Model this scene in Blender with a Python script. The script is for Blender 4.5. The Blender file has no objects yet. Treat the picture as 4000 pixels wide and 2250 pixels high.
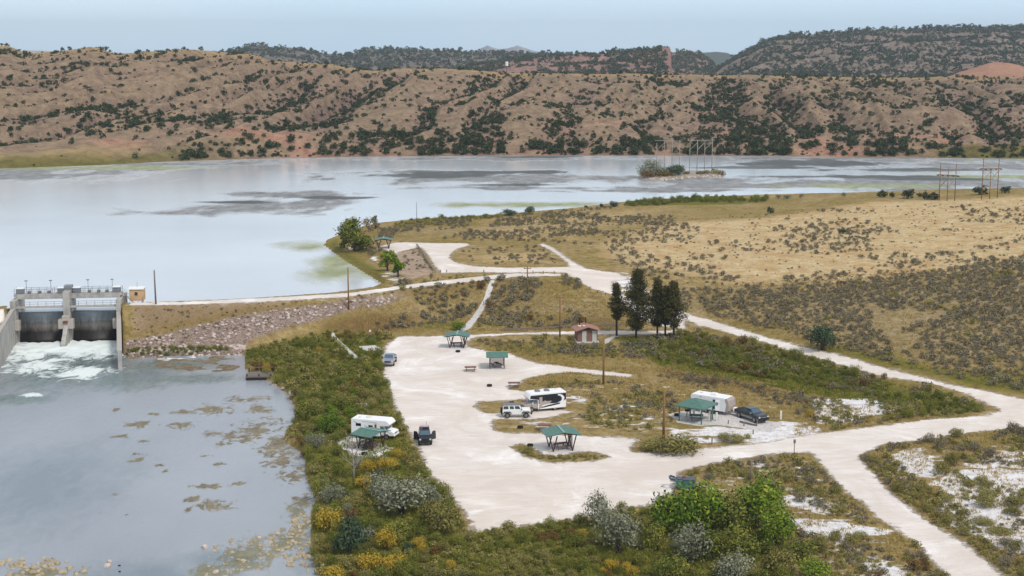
import bpy, math, random
import numpy as np
from mathutils import Vector
random.seed(7); RNG=np.random.default_rng(11)
PI=math.pi
C=bpy.context.scene.collection
# ------------------------------------------------------------------ camera model (also used to find real ground positions)
F=5500.0; PITCH=math.atan(910/F); CH=50.0
cp,sp=math.cos(PITCH),math.sin(PITCH)
def ray(px,py):
    a=(px-2000)/F; b=(1125-py)/F
    return a, cp+b*sp, -sp+b*cp
def at(px,py,z=0.0):
    dx,dy,dz=ray(px,py); t=(z-CH)/dz
    return (dx*t,dy*t,z)
def proj(x,y,z):
    dep=y*cp+(CH-z)*sp; u=y*sp+(z-CH)*cp
    return 2000+F*x/dep, 1125-F*u/dep, F/dep
def zray(px,py,D):            # height of the ray through (px,py) at distance D
    dx,dy,dz=ray(px,py); return CH+D*dz/dy
# ------------------------------------------------------------------ noise
def _h(ix,iy,s):
    h=(ix.astype(np.int64)*374761393+iy.astype(np.int64)*668265263+s*1442695041)&0xffffffff
    h=((h^(h>>13))*1274126177)&0xffffffff
    return ((h^(h>>16))&0xffffffff)/4294967295.0
def vn(x,y,s=0):
    x=np.asarray(x,float); y=np.asarray(y,float)
    ix=np.floor(x); iy=np.floor(y); fx=x-ix; fy=y-iy
    fx=fx*fx*(3-2*fx); fy=fy*fy*(3-2*fy)
    a=_h(ix,iy,s); b=_h(ix+1,iy,s); c=_h(ix,iy+1,s); d=_h(ix+1,iy+1,s)
    return (a+(b-a)*fx)*(1-fy)+(c+(d-c)*fx)*fy
def fbm(x,y,o=4,s=0):
    r=0; a=.5; n=0
    for k in range(o):
        r=r+a*vn(x*2**k+17.3*k,y*2**k-9.1*k,s+k); n+=a; a*=.5
    return r/n
def sstep(a,b,x):
    t=np.clip((x-a)/(b-a),0,1); return t*t*(3-2*t)
def sdpoly(P,x,y):            # signed distance, positive inside
    P=np.asarray(P,float); x=np.asarray(x,float); y=np.asarray(y,float)
    d=np.full(x.shape,1e9); ins=np.zeros(x.shape,bool); n=len(P)
    for i in range(n):
        ax,ay=P[i]; bx,by=P[(i+1)%n]; ex,ey=bx-ax,by-ay; L=ex*ex+ey*ey+1e-12
        t=np.clip(((x-ax)*ex+(y-ay)*ey)/L,0,1)
        d=np.minimum(d,(x-ax-t*ex)**2+(y-ay-t*ey)**2)
        if ay!=by:
            c=((ay>y)!=(by>y))&(x<(bx-ax)*(y-ay)/(by-ay)+ax); ins^=c
    d=np.sqrt(d); return np.where(ins,d,-d)
def dline(P,x,y):
    d=np.full(np.shape(x),1e9)
    for (ax,ay),(bx,by) in zip(P[:-1],P[1:]):
        ex,ey=bx-ax,by-ay; L=ex*ex+ey*ey+1e-12
        t=np.clip(((x-ax)*ex+(y-ay)*ey)/L,0,1)
        d=np.minimum(d,(x-ax-t*ex)**2+(y-ay-t*ey)**2)
    return np.sqrt(d)
# ------------------------------------------------------------------ ground height
LZ=3.8; WZ=-1.2; CREST=5.5
def W2(pl,z): return [at(a,b,z)[:2] for a,b in pl]
lake_px=[(-900,1262),(-500,1242),(0,1206),(60,1204),(480,1200),(700,1178),(1000,1163),(1300,1142),(1507,1113),(1440,1071),(1362,1024),(1310,988),(1269,957),(1279,941),
 (1316,926),(1400,895),(1486,874),(1518,871),(1621,858),(1776,853),(1980,838),(2098,828),(2259,815),(2424,794),(2492,786),(2750,773),(3000,771),(3300,779),(3500,783),(4000,785),(4900,785),
 (4900,560),(2000,560),(-900,560)]
LAKE=W2(lake_px,LZ)
river_px=[(-900,1345),(0,1345),(40,1335),(470,1335),(505,1400),(600,1393),(700,1388),(900,1384),(955,1383),(962,1440),(1040,1480),(1080,1502),(1120,1530),(1165,1600),(1150,1660),(1110,1720),
 (1190,1770),(1200,1850),(1240,1960),(1215,2010),(1215,2150),(1260,2260),(1290,2500),(-900,2600)]
RIVER=W2(river_px,WZ)
cr_r=W2([(505,1190),(700,1184),(1000,1172),(1360,1151),(1600,1117),(1900,1085),(2010,1073)],CREST)
cr_l=W2([(-900,1262),(-300,1222),(10,1203)],CREST)
mud=W2([(600,1392),(700,1385),(950,1385),(962,1450),(860,1458),(700,1448),(610,1440),(560,1420)],WZ)
ctl=[(1500,1400,0),(1500,1600,0),(1600,1800,0),(1900,2000,0),(2000,1500,0),(2000,1700,0),(2400,1500,0),(2400,1700,.1),(2700,1650,.1),(3000,1700,.1),(2900,1550,.1),(2300,1900,0),(2700,1850,0),
(3200,1800,.1),(3500,2000,.1),(3700,2200,.1),(4000,2000,.4),(4000,2200,.3),(3800,1750,.3),(4000,1640,.5),(3000,2100,0),(3000,2250,-.2),(2500,2150,-.3),(2000,2200,-.4),(1500,2200,-.6),(1300,2200,-.8),
(1350,2000,-.5),(1400,1800,-.2),(1300,1700,-.4),(1250,1550,-.4),(1350,1500,-.1),(1200,1450,-.6),(1100,1400,-.5),(1000,1380,-.5),(1250,1330,-.1),(1450,1300,.1),(1700,1290,.3),(2000,1298,.5),(2300,1325,.4),
(2300,1290,.7),(2657,1288,1),(2800,1340,.6),(3000,1400,.2),(3300,1480,.2),(3600,1560,.4),(2600,1400,0),(3000,1328,1.4),(3300,1415,1.2),(3600,1490,1),(4000,1560,.8),
(2700,1225,2),(2400,1140,3.7),(2100,1120,4.8),(2000,1073,5.4),(2200,1080,5.2),(1900,1180,2.2),(1900,1240,.9),(1700,1200,1.6),(1700,1265,.3),(2100,1200,2.4),(2100,1260,.9),(2300,1230,1.5),
(2500,1230,1.6),(1700,1000,5.2),(1550,1080,5),(1400,960,4.5),(1500,940,5),(1550,1040,4.8),(1600,900,5),(1700,870,4.6),(1900,870,4.9),(2000,950,5.3),(2000,845,4.4),(2300,1000,5.4),(2500,900,5.6),(2300,830,4.6),
(2700,790,4.8),(3000,790,5.3),(3200,776,6.2),(3500,776,7.6),(3740,780,8.6),(4000,758,9.6),(3000,1000,6),(3500,950,7.2),(4000,900,9),(2700,1100,4.5),(3000,1150,4.2),(3500,1150,5.4),(4000,1100,7),
(3000,1250,2.6),(3500,1300,3.2),(4000,1300,4.2),(4000,1450,2.2),(3500,1400,1.8),(4700,1600,1),(4700,1200,7),(4700,900,9.6),(4700,2100,.4),(3000,2700,-.3),(1500,2700,-.8),(4600,2600,.2),
(600,1700,-.8),(0,1900,-.8),(0,1500,-.8),(-700,1700,-.6),(300,2200,-.9),(500,1300,0),(900,1280,.2),(-700,1350,.5),(-300,2700,-.8),
(700,900,3),(300,700,3),(1200,700,3),(2500,650,3),(4000,705,3),(3500,700,3),(4700,700,3),(1000,1000,3),(2500,740,3.2),(0,1100,3),(-700,900,3)]
cpt=np.array([at(*c) for c in ctl]); 
def _k(r2): return .5*r2*np.log(r2+1e-9)
_sc=100.0
def _solve():
    X=cpt[:,:2]/_sc; n=len(X)
    r2=((X[:,None]-X[None])**2).sum(-1); K=_k(r2)+np.eye(n)*.002
    P=np.c_[np.ones(n),X]; A=np.block([[K,P],[P.T,np.zeros((3,3))]])
    return np.linalg.solve(A,np.r_[cpt[:,2],0,0,0])
_w=_solve()
def baseH(x,y):
    x=x/_sc; y=y/_sc; r=_w[-3]+_w[-2]*x+_w[-1]*y
    for i in range(len(cpt)):
        r=r+_w[i]*_k((x-cpt[i,0]/_sc)**2+(y-cpt[i,1]/_sc)**2)
    return r
# dam frame: origin at the pier, local X along the dam
DYAW=math.radians(7); DO=at(268,1333,WZ)[:2]
def dloc(x,y):
    dx=x-DO[0]; dy=y-DO[1]; c,s=math.cos(DYAW),math.sin(DYAW)
    return dx*c+dy*s, -dx*s+dy*c
DSX=.915; WR=dloc(*at(470,1447,WZ)[:2]); WL=dloc(*at(-110,1600,WZ)[:2])
CHAN=W2([(45,1333),(476,1333),(468,1449),(300,1600),(-110,1600)],WZ)
def H(x,y):
    x=np.asarray(x,float); y=np.asarray(y,float); sh=x.shape; x=x.ravel(); y=y.ravel()
    z=baseH(x,y)
    z=z+(fbm(x/9,y/9,3,5)-.5)*.35*sstep(0,1,np.abs(z-LZ))
    dl=sdpoly(LAKE,x,y); dr=sdpoly(RIVER,x,y)
    z=np.where(dl>0,np.minimum(z,LZ-.14*dl-.05),z); z=np.where((dl<=0)&(dl>-3),np.maximum(z,LZ+.04*np.minimum(-dl,3)+.02),z)
    z=np.maximum(z,np.where(dl>0,-1.0,-9))
    z=np.where(dr>0,np.minimum(z,WZ-.16*dr-.03),z); z=np.maximum(z,np.where(dr>0,-3.2,WZ+.04))
    lx,ly=dloc(x,y)
    opening=(lx>-9.1)&(lx<9.1)
    d=dline(cr_r,x,y); zr=CREST-np.maximum(0,d-2.4)*.66+(fbm(x/3,y/3,3,9)-.5)*.35*sstep(2.6,5,d)
    z=np.where(opening|(lx<0),z,np.maximum(z,zr))
    d=dline(cr_l,x,y); zr=CREST-np.maximum(0,d-2.4)*.66
    z=np.where(opening|(lx>0),z,np.maximum(z,zr))
    z=np.where((opening&(ly<14)&(ly>-6))|(sdpoly(CHAN,x,y)>-.1),np.minimum(z,-3.),z)
    dm=sdpoly(mud,x,y); z=np.where(dm>-1.5,np.maximum(z,WZ-.12+.10*np.clip(dm,-1.5,1.5)+.45*(fbm(x/2.2,y/1.6,4,4)-.55)),z)
    return z.reshape(sh)
def gnd(px,py,z=0.0):          # point of the ground seen at a photo position
    for i in range(25):
        p=at(px,py,z); z2=float(H(np.array([p[0]]),np.array([p[1]]))[0]); z=z*.5+z2*.5
        if abs(z-z2)<.01: break
    p=at(px,py,z2); return (p[0],p[1],z2)
def gpoly(pl): return [gnd(a,b,0.5 if b>1290 else 4.0)[:2] for a,b in pl]
# ------------------------------------------------------------------ mesh helpers
def npmesh(name,V,Fc,mat=None,smooth=False,attrs=None,parent=None,link=True,mi=None):
    V=np.asarray(V,np.float32); Fc=np.asarray(Fc,np.int32); k=Fc.shape[1]
    me=bpy.data.meshes.new(name); me.vertices.add(len(V)); me.vertices.foreach_set('co',V.ravel())
    me.loops.add(Fc.size); me.loops.foreach_set('vertex_index',Fc.ravel())
    me.polygons.add(len(Fc)); me.polygons.foreach_set('loop_start',np.arange(0,Fc.size,k,dtype=np.int32))
    if smooth: me.polygons.foreach_set('use_smooth',np.ones(len(Fc),bool))
    for m in (mat if isinstance(mat,(list,tuple)) else [mat]):
        if m: me.materials.append(m)
    if mi is not None: me.polygons.foreach_set('material_index',np.asarray(mi,np.int32))
    me.update(calc_edges=True)
    for a,v in (attrs or {}).items():
        at_=me.attributes.new(a,'FLOAT','POINT'); at_.data.foreach_set('value',np.asarray(v,np.float32).ravel())
    if not link: return me
    o=bpy.data.objects.new(name,me); C.objects.link(o)
    if parent: o.parent=parent
    return o
def gridfaces(nr,nc):
    i=np.arange(nr*nc).reshape(nr,nc)
    return np.stack([i[:-1,:-1],i[:-1,1:],i[1:,1:],i[1:,:-1]],-1).reshape(-1,4)
class MB:
    def __init__(s): s.v=[]; s.f=[]
    def add(s,v,f):
        n=len(s.v); s.v+=[tuple(a) for a in v]; s.f+=[tuple(i+n for i in q) for q in f]; return s
    def box(s,c,d,rz=0,rx=0,taper=1.0):
        x,y,z=d[0]/2,d[1]/2,d[2]/2; out=[]
        for zz,t in ((-z,1),(z,taper)):
            for a,b in ((-x,-y),(x,-y),(x,y),(-x,y)):
                p=[a*t,b*t,zz]
                if rx: p=[p[0],p[1]*math.cos(rx)-p[2]*math.sin(rx),p[1]*math.sin(rx)+p[2]*math.cos(rx)]
                if rz: p=[p[0]*math.cos(rz)-p[1]*math.sin(rz),p[0]*math.sin(rz)+p[1]*math.cos(rz),p[2]]
                out.append((p[0]+c[0],p[1]+c[1],p[2]+c[2]))
        return s.add(out,[(3,2,1,0),(4,5,6,7),(0,1,5,4),(1,2,6,5),(2,3,7,6),(3,0,4,7)])
    def bar(s,a,b,w,h=None):
        h=h or w; a=Vector(a); b=Vector(b); d=(b-a).normalized()
        u=d.cross(Vector((0,0,1))); u=u.normalized() if u.length>1e-3 else Vector((1,0,0)); n=u.cross(d)
        v=[p+u*i*w/2+n*j*h/2 for p in (a,b) for i,j in ((-1,-1),(1,-1),(1,1),(-1,1))]
        return s.add(v,[(3,2,1,0),(4,5,6,7),(0,1,5,4),(1,2,6,5),(2,3,7,6),(3,0,4,7)])
    def tube(s,pts,r,n=8,cap=True):
        rings=[]; 
        if not isinstance(r,(list,tuple)): r=[r]*len(pts)
        pts=[Vector(p) for p in pts]; vs=[]
        for i,p in enumerate(pts):
            d=(pts[min(i+1,len(pts)-1)]-pts[max(i-1,0)]).normalized()
            u=d.cross(Vector((0,1,0.01))); u=u.normalized() if u.length>1e-3 else Vector((1,0,0)); w=d.cross(u)
            vs+=[p+u*math.cos(2*PI*k/n)*r[i]+w*math.sin(2*PI*k/n)*r[i] for k in range(n)]
        f=[]
        for i in range(len(pts)-1):
            for k in range(n):
                a=i*n+k; b=i*n+(k+1)%n; f.append((a,b,b+n,a+n))
        if cap: f.append(tuple(range(n))[::-1]); f.append(tuple((len(pts)-1)*n+k for k in range(n)))
        return s.add(vs,f)
    def prism(s,pts,y0,y1,top=None):      # side outline (x,z) drawn across y; top=(z0,z1,k) narrows the sides towards the top
        def w(y,z):
            if not top: return y
            t=min(1,max(0,(z-top[0])/(top[1]-top[0]))); m=(y0+y1)/2; return m+(y-m)*(1-(1-top[2])*t)
        n=len(pts); v=[(x,w(y0,z),z) for x,z in pts]+[(x,w(y1,z),z) for x,z in pts]
        return s.add(v,[tuple(range(n)),tuple(range(2*n-1,n-1,-1))]+[((i+1)%n,i,i+n,(i+1)%n+n) for i in range(n)])
    def pane(s,q,u0,u1,v0,v1,off=.012,th=0):
        q=[Vector(a) for a in q]; n=(q[1]-q[0]).cross(q[3]-q[0]).normalized()
        def P(u,v): return (q[0]*(1-u)+q[1]*u)*(1-v)+(q[3]*(1-u)+q[2]*u)*v+n*off
        return s.add([P(u0,v0),P(u1,v0),P(u1,v1),P(u0,v1)],[(0,1,2,3)])
    def build(s,name,mat,parent=None,bevel=0,smooth=False,loc=None,rz=0):
        me=bpy.data.meshes.new(name); me.from_pydata(s.v,[],s.f); me.update()
        if mat: me.materials.append(mat)
        if smooth: me.polygons.foreach_set('use_smooth',[True]*len(me.polygons))
        o=bpy.data.objects.new(name,me); C.objects.link(o)
        if parent: o.parent=parent
        if loc: o.location=loc
        if rz: o.rotation_euler=(0,0,rz)
        if bevel:
            m=o.modifiers.new('b','BEVEL'); m.width=bevel; m.segments=2; m.limit_method='ANGLE'
        return o
def tag(o,label=None,cat=None,group=None,kind=None):
    if label: o['label']=label
    if cat: o['category']=cat
    if group: o['group']=group
    if kind: o['kind']=kind
    return o
def empty(name,loc,rz=0,label=None,cat=None,group=None):
    o=bpy.data.objects.new(name,None); C.objects.link(o); o.location=loc; o.rotation_euler=(0,0,rz); o.empty_display_size=.3
    return tag(o,label,cat,group)
def kids(o): return [c for c in C.objects if c.parent==o]
def copy_tree(o,loc,rz,sc=1,label=None,parent=None):
    c=o.copy(); C.objects.link(c); c.parent=parent
    if parent is None:
        c.location=loc; c.rotation_euler=(0,0,rz); c.scale=(sc,)*3 if not isinstance(sc,tuple) else sc
        if label: c['label']=label
    for ch in CH_MAP.get(o.name) or kids(o): copy_tree(ch,None,None,parent=c)
    return c
CH_MAP={}
# ------------------------------------------------------------------ materials
def nm(name):
    m=bpy.data.materials.new(name); m.use_nodes=True; nt=m.node_tree; nt.nodes.clear()
    out=nt.nodes.new('ShaderNodeOutputMaterial'); b=nt.nodes.new('ShaderNodeBsdfPrincipled'); nt.links.new(b.outputs[0],out.inputs[0])
    return m,nt,b
def N(nt,t,**k):
    n=nt.nodes.new(t)
    for a,v in k.items():
        if a.startswith('i_'): n.inputs[a[2:].replace('_',' ')].default_value=v
        else: setattr(n,a,v)
    return n
def srgb(r,g,b,a=1):
    f=lambda c:(c/255/12.92 if c<=10.3 else ((c/255+.055)/1.055)**2.4)
    return (f(r),f(g),f(b),a)
def ramp(nt,src,stops,interp='LINEAR'):
    r=N(nt,'ShaderNodeValToRGB'); cr=r.color_ramp; cr.interpolation=interp
    while len(cr.elements)<len(stops): cr.elements.new(.5)
    for e,(p,c) in zip(cr.elements,stops): e.position=p; e.color=c if len(c)==4 else (*c,1)
    nt.links.new(src,r.inputs[0]); return r.outputs[0]
def mathn(nt,op,a,b=None,clamp=False):
    n=N(nt,'ShaderNodeMath',operation=op,use_clamp=clamp)
    for i,v in enumerate((a,b)):
        if v is None: continue
        if isinstance(v,(int,float)): n.inputs[i].default_value=v
        else: nt.links.new(v,n.inputs[i])
    return n.outputs[0]
def mix(nt,f,a,b,bt='MIX'):
    n=N(nt,'ShaderNodeMix',data_type='RGBA',blend_type=bt)
    for i,v in ((0,f),(6,a),(7,b)):
        if isinstance(v,(int,float,tuple)): n.inputs[i].default_value=v
        else: nt.links.new(v,n.inputs[i])
    return n.outputs[2]
def noise(nt,scale,detail=4,rough=.55,stretch=None,coord='Object',dist=0):
    tc=N(nt,'ShaderNodeNewGeometry') if coord=='world' else N(nt,'ShaderNodeTexCoord')
    src=tc.outputs['Position'] if coord=='world' else tc.outputs[coord]
    if stretch:
        mp=N(nt,'ShaderNodeMapping'); mp.inputs['Scale'].default_value=stretch; nt.links.new(src,mp.inputs[0]); src=mp.outputs[0]
    n=N(nt,'ShaderNodeTexNoise'); n.inputs['Scale'].default_value=scale; n.inputs['Detail'].default_value=detail; n.inputs['Roughness'].default_value=rough; n.inputs['Distortion'].default_value=dist
    nt.links.new(src,n.inputs['Vector']); return n.outputs[0]
def bump(nt,b,h,strength=.5,dist=.1):
    n=N(nt,'ShaderNodeBump'); n.inputs['Strength'].default_value=strength; n.inputs['Distance'].default_value=dist
    nt.links.new(h,n.inputs['Height']); nt.links.new(n.outputs[0],b.inputs['Normal'])
def attr(nt,name):
    n=N(nt,'ShaderNodeAttribute'); n.attribute_name=name; return n.outputs['Fac']
def simple(name,col,rough=.6,var=.12,scale=3,metal=0,spec=.4,alt=None):
    m,nt,b=nm(name); n=noise(nt,scale,5,.6)
    c2=alt or tuple(c*(1-var*2) for c in col[:3])+(1,)
    f=ramp(nt,n,[(.3,(0,0,0)),(.7,(1,1,1))])
    nt.links.new(mix(nt,f,col,c2),b.inputs['Base Color'])
    b.inputs['Roughness'].default_value=rough; b.inputs['Metallic'].default_value=metal; b.inputs['Specular IOR Level'].default_value=spec
    return m
def foliage(name,cols,obj=.5):
    m,nt,b=nm(name); g=N(nt,'ShaderNodeNewGeometry'); oi=N(nt,'ShaderNodeObjectInfo')
    n=noise(nt,.45,2,.5,coord='world')
    v=mathn(nt,'ADD',mathn(nt,'MULTIPLY',g.outputs['Random Per Island'],.45),mathn(nt,'ADD',mathn(nt,'MULTIPLY',n,.7),mathn(nt,'MULTIPLY',oi.outputs['Random'],obj*.45)))
    k=len(cols); st=[(.3+.75*i/(k-1),c) for i,c in enumerate(cols)]
    nt.links.new(ramp(nt,v,st),b.inputs['Base Color'])
    b.inputs['Roughness'].default_value=.75; b.inputs['Specular IOR Level'].default_value=.15
    return m
M={}
M['sage']=foliage('sage_leaves',[srgb(82,74,58),srgb(110,102,82),srgb(132,124,102),srgb(142,132,98)])
M['olive']=foliage('olive_leaves',[srgb(84,78,42),srgb(114,108,56),srgb(140,132,70),srgb(156,146,92)])
M['willow']=foliage('green_leaves',[srgb(58,66,24),srgb(92,100,38),srgb(126,126,50),srgb(148,140,66)])
M['lime']=foliage('bright_green_leaves',[srgb(52,74,18),srgb(82,106,26),srgb(114,134,36),srgb(150,150,54)])
M['gold']=foliage('gold_leaves',[srgb(128,108,36),srgb(160,134,42),srgb(186,154,52),srgb(140,132,52)])
M['silver']=foliage('silver_leaves',[srgb(84,88,68),srgb(112,114,92),srgb(140,140,116),srgb(158,156,134)])
M['rust']=foliage('rust_leaves',[srgb(72,52,30),srgb(104,76,38),srgb(122,94,50),srgb(100,96,42)])
M['teal']=foliage('dark_teal_leaves',[srgb(38,50,34),srgb(56,72,52),srgb(74,90,64),srgb(86,98,66)])
M['juniper']=foliage('juniper_leaves',[srgb(34,44,26),srgb(50,62,34),srgb(66,76,42),srgb(78,84,52)])
M['farjun']=foliage('distant_juniper_leaves',[srgb(44,52,34),srgb(58,68,44),srgb(72,80,54),srgb(80,88,60)])
M['pine']=foliage('pine_needles',[srgb(38,42,20),srgb(58,58,28),srgb(78,72,36),srgb(98,86,44)])
M['dry']=foliage('dry_grass_blades',[srgb(132,112,66),srgb(164,142,88),srgb(186,164,106),srgb(150,134,70)])
M['ggrass']=foliage('green_grass_blades',[srgb(70,86,26),srgb(98,110,34),srgb(128,128,46),srgb(146,138,60)])
M['twig']=simple('bare_twigs',srgb(150,140,130),.8,.1)
M['bark']=simple('bark',srgb(82,66,54),.9,.2,6)
M['palebark']=simple('pale_bark',srgb(170,160,148),.9,.15,6)
M['pole']=simple('weathered_wood_pole',srgb(146,108,70),.85,.2,4)
M['greypole']=simple('grey_wood_pole',srgb(128,118,110),.85,.15,4)
M['frame']=simple('brown_stained_timber',srgb(78,52,44),.7,.2,5)
M['tablewood']=simple('reddish_table_wood',srgb(134,98,88),.75,.2,5)
M['concrete']=simple('concrete',srgb(178,170,162),.85,.1,2)
M['slab']=simple('pale_slab',srgb(206,200,198),.85,.05,2)
M['white']=simple('white_paint',srgb(238,238,238),.35,.02,2)
M['cream']=simple('cream_paint',srgb(222,216,208),.4,.03,2)
M['black']=simple('black_rubber',srgb(28,28,30),.7,.1)
M['blackpaint']=simple('black_car_paint',srgb(30,33,42),.22,.1,2,spec=.7)
M['tealpaint']=simple('dark_teal_car_paint',srgb(34,48,54),.2,.1,2,spec=.8)
M['silverpaint']=simple('silver_car_paint',srgb(168,174,184),.3,.05,2,metal=.5)
M['rim']=simple('alloy_rim',srgb(150,148,146),.35,.1,5,metal=.6)
M['glass']=simple('dark_window_glass',srgb(26,32,40),.08,.05,1,spec=.8)
M['bglass']=simple('blue_windscreen_glass',srgb(70,92,108),.1,.05,1,spec=.8)
M['chrome']=simple('chrome',srgb(190,190,195),.2,.05,3,metal=.8)
M['greyplastic']=simple('grey_plastic',srgb(120,120,124),.6,.08)
M['taupe']=simple('taupe_panel',srgb(172,158,150),.5,.05)
M['amber']=simple('lamp_lens',srgb(210,200,180),.2,.05)
M['redlens']=simple('red_lamp_lens',srgb(140,40,36),.3,.05)
M['iron']=simple('sooty_iron',srgb(44,38,36),.8,.25,6)
M['rusty']=simple('rusty_iron',srgb(130,70,50),.8,.2,6)
M['toilwall']=simple('mauve_brown_block_wall',srgb(132,98,86),.85,.08,4)
M['toilroof']=simple('faded_red_shingle_roof',srgb(168,122,104),.85,.12,5)
M['door']=simple('pale_metal_door',srgb(190,190,182),.5,.04)
M['tanwall']=simple('tan_wall',srgb(206,170,128),.8,.05)
M['skin']=simple('skin',srgb(198,150,126),.6,.05)
M['shirt']=simple('dark_teal_shirt',srgb(38,56,62),.8,.1)
M['shorts']=simple('dark_shorts',srgb(52,50,56),.8,.1)
M['dumpgreen']=simple('faded_green_steel',srgb(54,100,96),.5,.18,2,alt=srgb(86,132,124))
M['dumplid']=simple('grey_blue_lid',srgb(84,90,108),.55,.15,3)
M['gateframe']=simple('grey_painted_steel',srgb(136,140,144),.6,.1,2)
def roofmat():
    m,nt,b=nm('green_metal_roof'); w=N(nt,'ShaderNodeTexWave'); tc=N(nt,'ShaderNodeTexCoord'); nt.links.new(tc.outputs['Object'],w.inputs[0])
    w.bands_direction='Y'; w.inputs['Scale'].default_value=1.1; w.inputs['Distortion'].default_value=0
    n=noise(nt,2,4); nt.links.new(mix(nt,ramp(nt,n,[(.3,(0,0,0)),(.7,(1,1,1))]),srgb(62,102,90),srgb(84,122,110)),b.inputs['Base Color'])
    b.inputs['Roughness'].default_value=.45; bump(nt,b,w.outputs[0],.4,.03); return m
M['roof']=roofmat()
HAZE=.00009; SUNAZ=140; CLOUD=9.3; EXPO=0.64
nr,nc=760,620
ys=95*np.exp(np.linspace(0,math.log(520/95),nr)); ts=np.linspace(-.58,.56,nc)
X=(ts[None,:]*(ys[:,None]+8)); Y=np.repeat(ys[:,None],nc,1)
Z=H(X,Y)
def H(x,y):                    # height read off the finished ground surface
    x=np.asarray(x,float); y=np.asarray(y,float)
    i=np.clip(np.log(np.maximum(y,1)/95)/math.log(520/95)*(nr-1),0,nr-1.001); j=np.clip((x/(y+8)+.58)/1.14*(nc-1),0,nc-1.001)
    a=i.astype(int); b=j.astype(int); u=i-a; v=j-b
    return (Z[a,b]*(1-v)+Z[a,b+1]*v)*(1-u)+(Z[a+1,b]*(1-v)+Z[a+1,b+1]*v)*u
_DD=95*np.exp(np.linspace(0,math.log(515/95),2600))
def gnd(px,py,z0=0):           # first point of the ground (or water) met by the ray through a photo position
    dx,dy,dz=ray(px,py); x=_DD*dx/dy; zz=CH+_DD*dz/dy; h=H(x,_DD); k=np.nonzero(zz<=h)[0]
    if len(k)==0: k=[len(_DD)-1]
    k=max(1,int(k[0])); e0=zz[k-1]-h[k-1]; e1=zz[k]-h[k]; t=min(1,max(0,e0/(e0-e1+1e-9))); D_=_DD[k-1]*(1-t)+_DD[k]*t; X_=D_*dx/dy
    return (X_,D_,float(H(X_,D_)))
# ------------------------------------------------------------------ ground zones (outlines walked on the ground)
road_polys=[
 [(496,1194),(505,1179),(700,1178),(1000,1164),(1360,1144),(1600,1110),(1850,1078),(2020,1066),(2200,1066),(2200,1074),(2040,1079),(1900,1094),(1600,1126),(1360,1160),(1000,1181),(700,1192)],
 [(-600,1252),(50,1203),(50,1220),(-600,1275)],
 # upper parking and its road
 [(1480,962),(1540,948),(1600,946),(1690,949),(1830,950),(1842,957),(1790,972),(1765,992),(1762,1010),(1795,1028),(1860,1040),(2000,1046),(2217,1042),(2214,1026),(2180,1000),(2140,975),(2098,953),(2125,951),(2160,963),(2207,998),(2240,1020),(2290,1048),(2350,1058),(2420,1066),(2465,1090),(2400,1100),(2395,1130),(2520,1185),(2680,1221),(2683,1290),(2560,1270),(2383,1150),(2310,1128),(2259,1102),(2207,1066),(2000,1066),(1900,1064),(1720,1068),(1695,1040),(1660,985),(1640,966),(1560,985),(1540,1010),(1520,990)],
 # road past the pines and down to the right
 [(2560,1180),(2683,1221),(2776,1247),(3000,1314),(3207,1368),(3517,1449),(3714,1500),(4000,1557),(4700,1660),(4700,1820),(4000,1671),(3725,1702),(3455,1738),(3367,1780),(3383,1811),(3440,1873),(3517,1950),(3647,2043),(3776,2121),(3906,2225),(3990,2300),(4150,2420),
  (3830,2420),(3690,2255),(3569,2121),(3497,2069),(3414,2018),(3362,1966),(3290,1914),(3217,1831),(3160,1769),(3000,1778),(2828,1805),(2673,1838),(2640,1870),(2640,1920),(2543,1976),(2414,1992),(2259,2033),(2000,2062),(1854,2088),(1828,2049),(1802,1992),(1750,1930),(1699,1878),(1657,1836),(1637,1769),(1611,1717),(1569,1655),(1543,1603),(1518,1541),(1497,1500),(1492,1423),(1489,1387),(1500,1352),(1540,1322),(1560,1313),(1740,1311),(2000,1299),(2300,1290),(2560,1291),(2657,1287),(2700,1266),(2640,1250),
  (2700,1267),(2657,1290),(2640,1304),(2400,1308),(2000,1308),(1860,1318),(1830,1335),(1828,1352),(1905,1371),(1994,1381),(2103,1418),(2259,1438),(2400,1452),(2490,1464),(2466,1475),(2233,1454),(2130,1464),(2060,1480),(2030,1500),(1990,1520),(2070,1530),(2110,1548),(2050,1560),(1990,1566),(1880,1570),(1860,1590),(1900,1612),(1980,1612),(2100,1600),(2210,1600),(2260,1608),(2180,1625),(2090,1640),(1990,1640),(1930,1640),(1935,1680),(1990,1690),(2080,1690),(2280,1700),(2440,1708),(2500,1715),(2470,1750),(2480,1765),(2560,1765),(2790,1745),(2990,1725),(3140,1700),(3230,1686),(3259,1684),(3440,1660),(3621,1637),(3860,1618),(3900,1600),(3776,1541),(3637,1500),(3466,1475),(3259,1423),(3000,1343),(2800,1290),(2720,1272)],
]
hole_polys=[ # grass islands inside the gravel
 [(2000,1745),(2030,1735),(2080,1750),(2110,1775),(2180,1785),(2260,1765),(2330,1770),(2375,1785),(2300,1800),(2150,1805),(2100,1795),(2060,1785)],
 [(1870,1572),(1990,1568),(2020,1590),(1990,1610),(1900,1610)],
]
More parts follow.
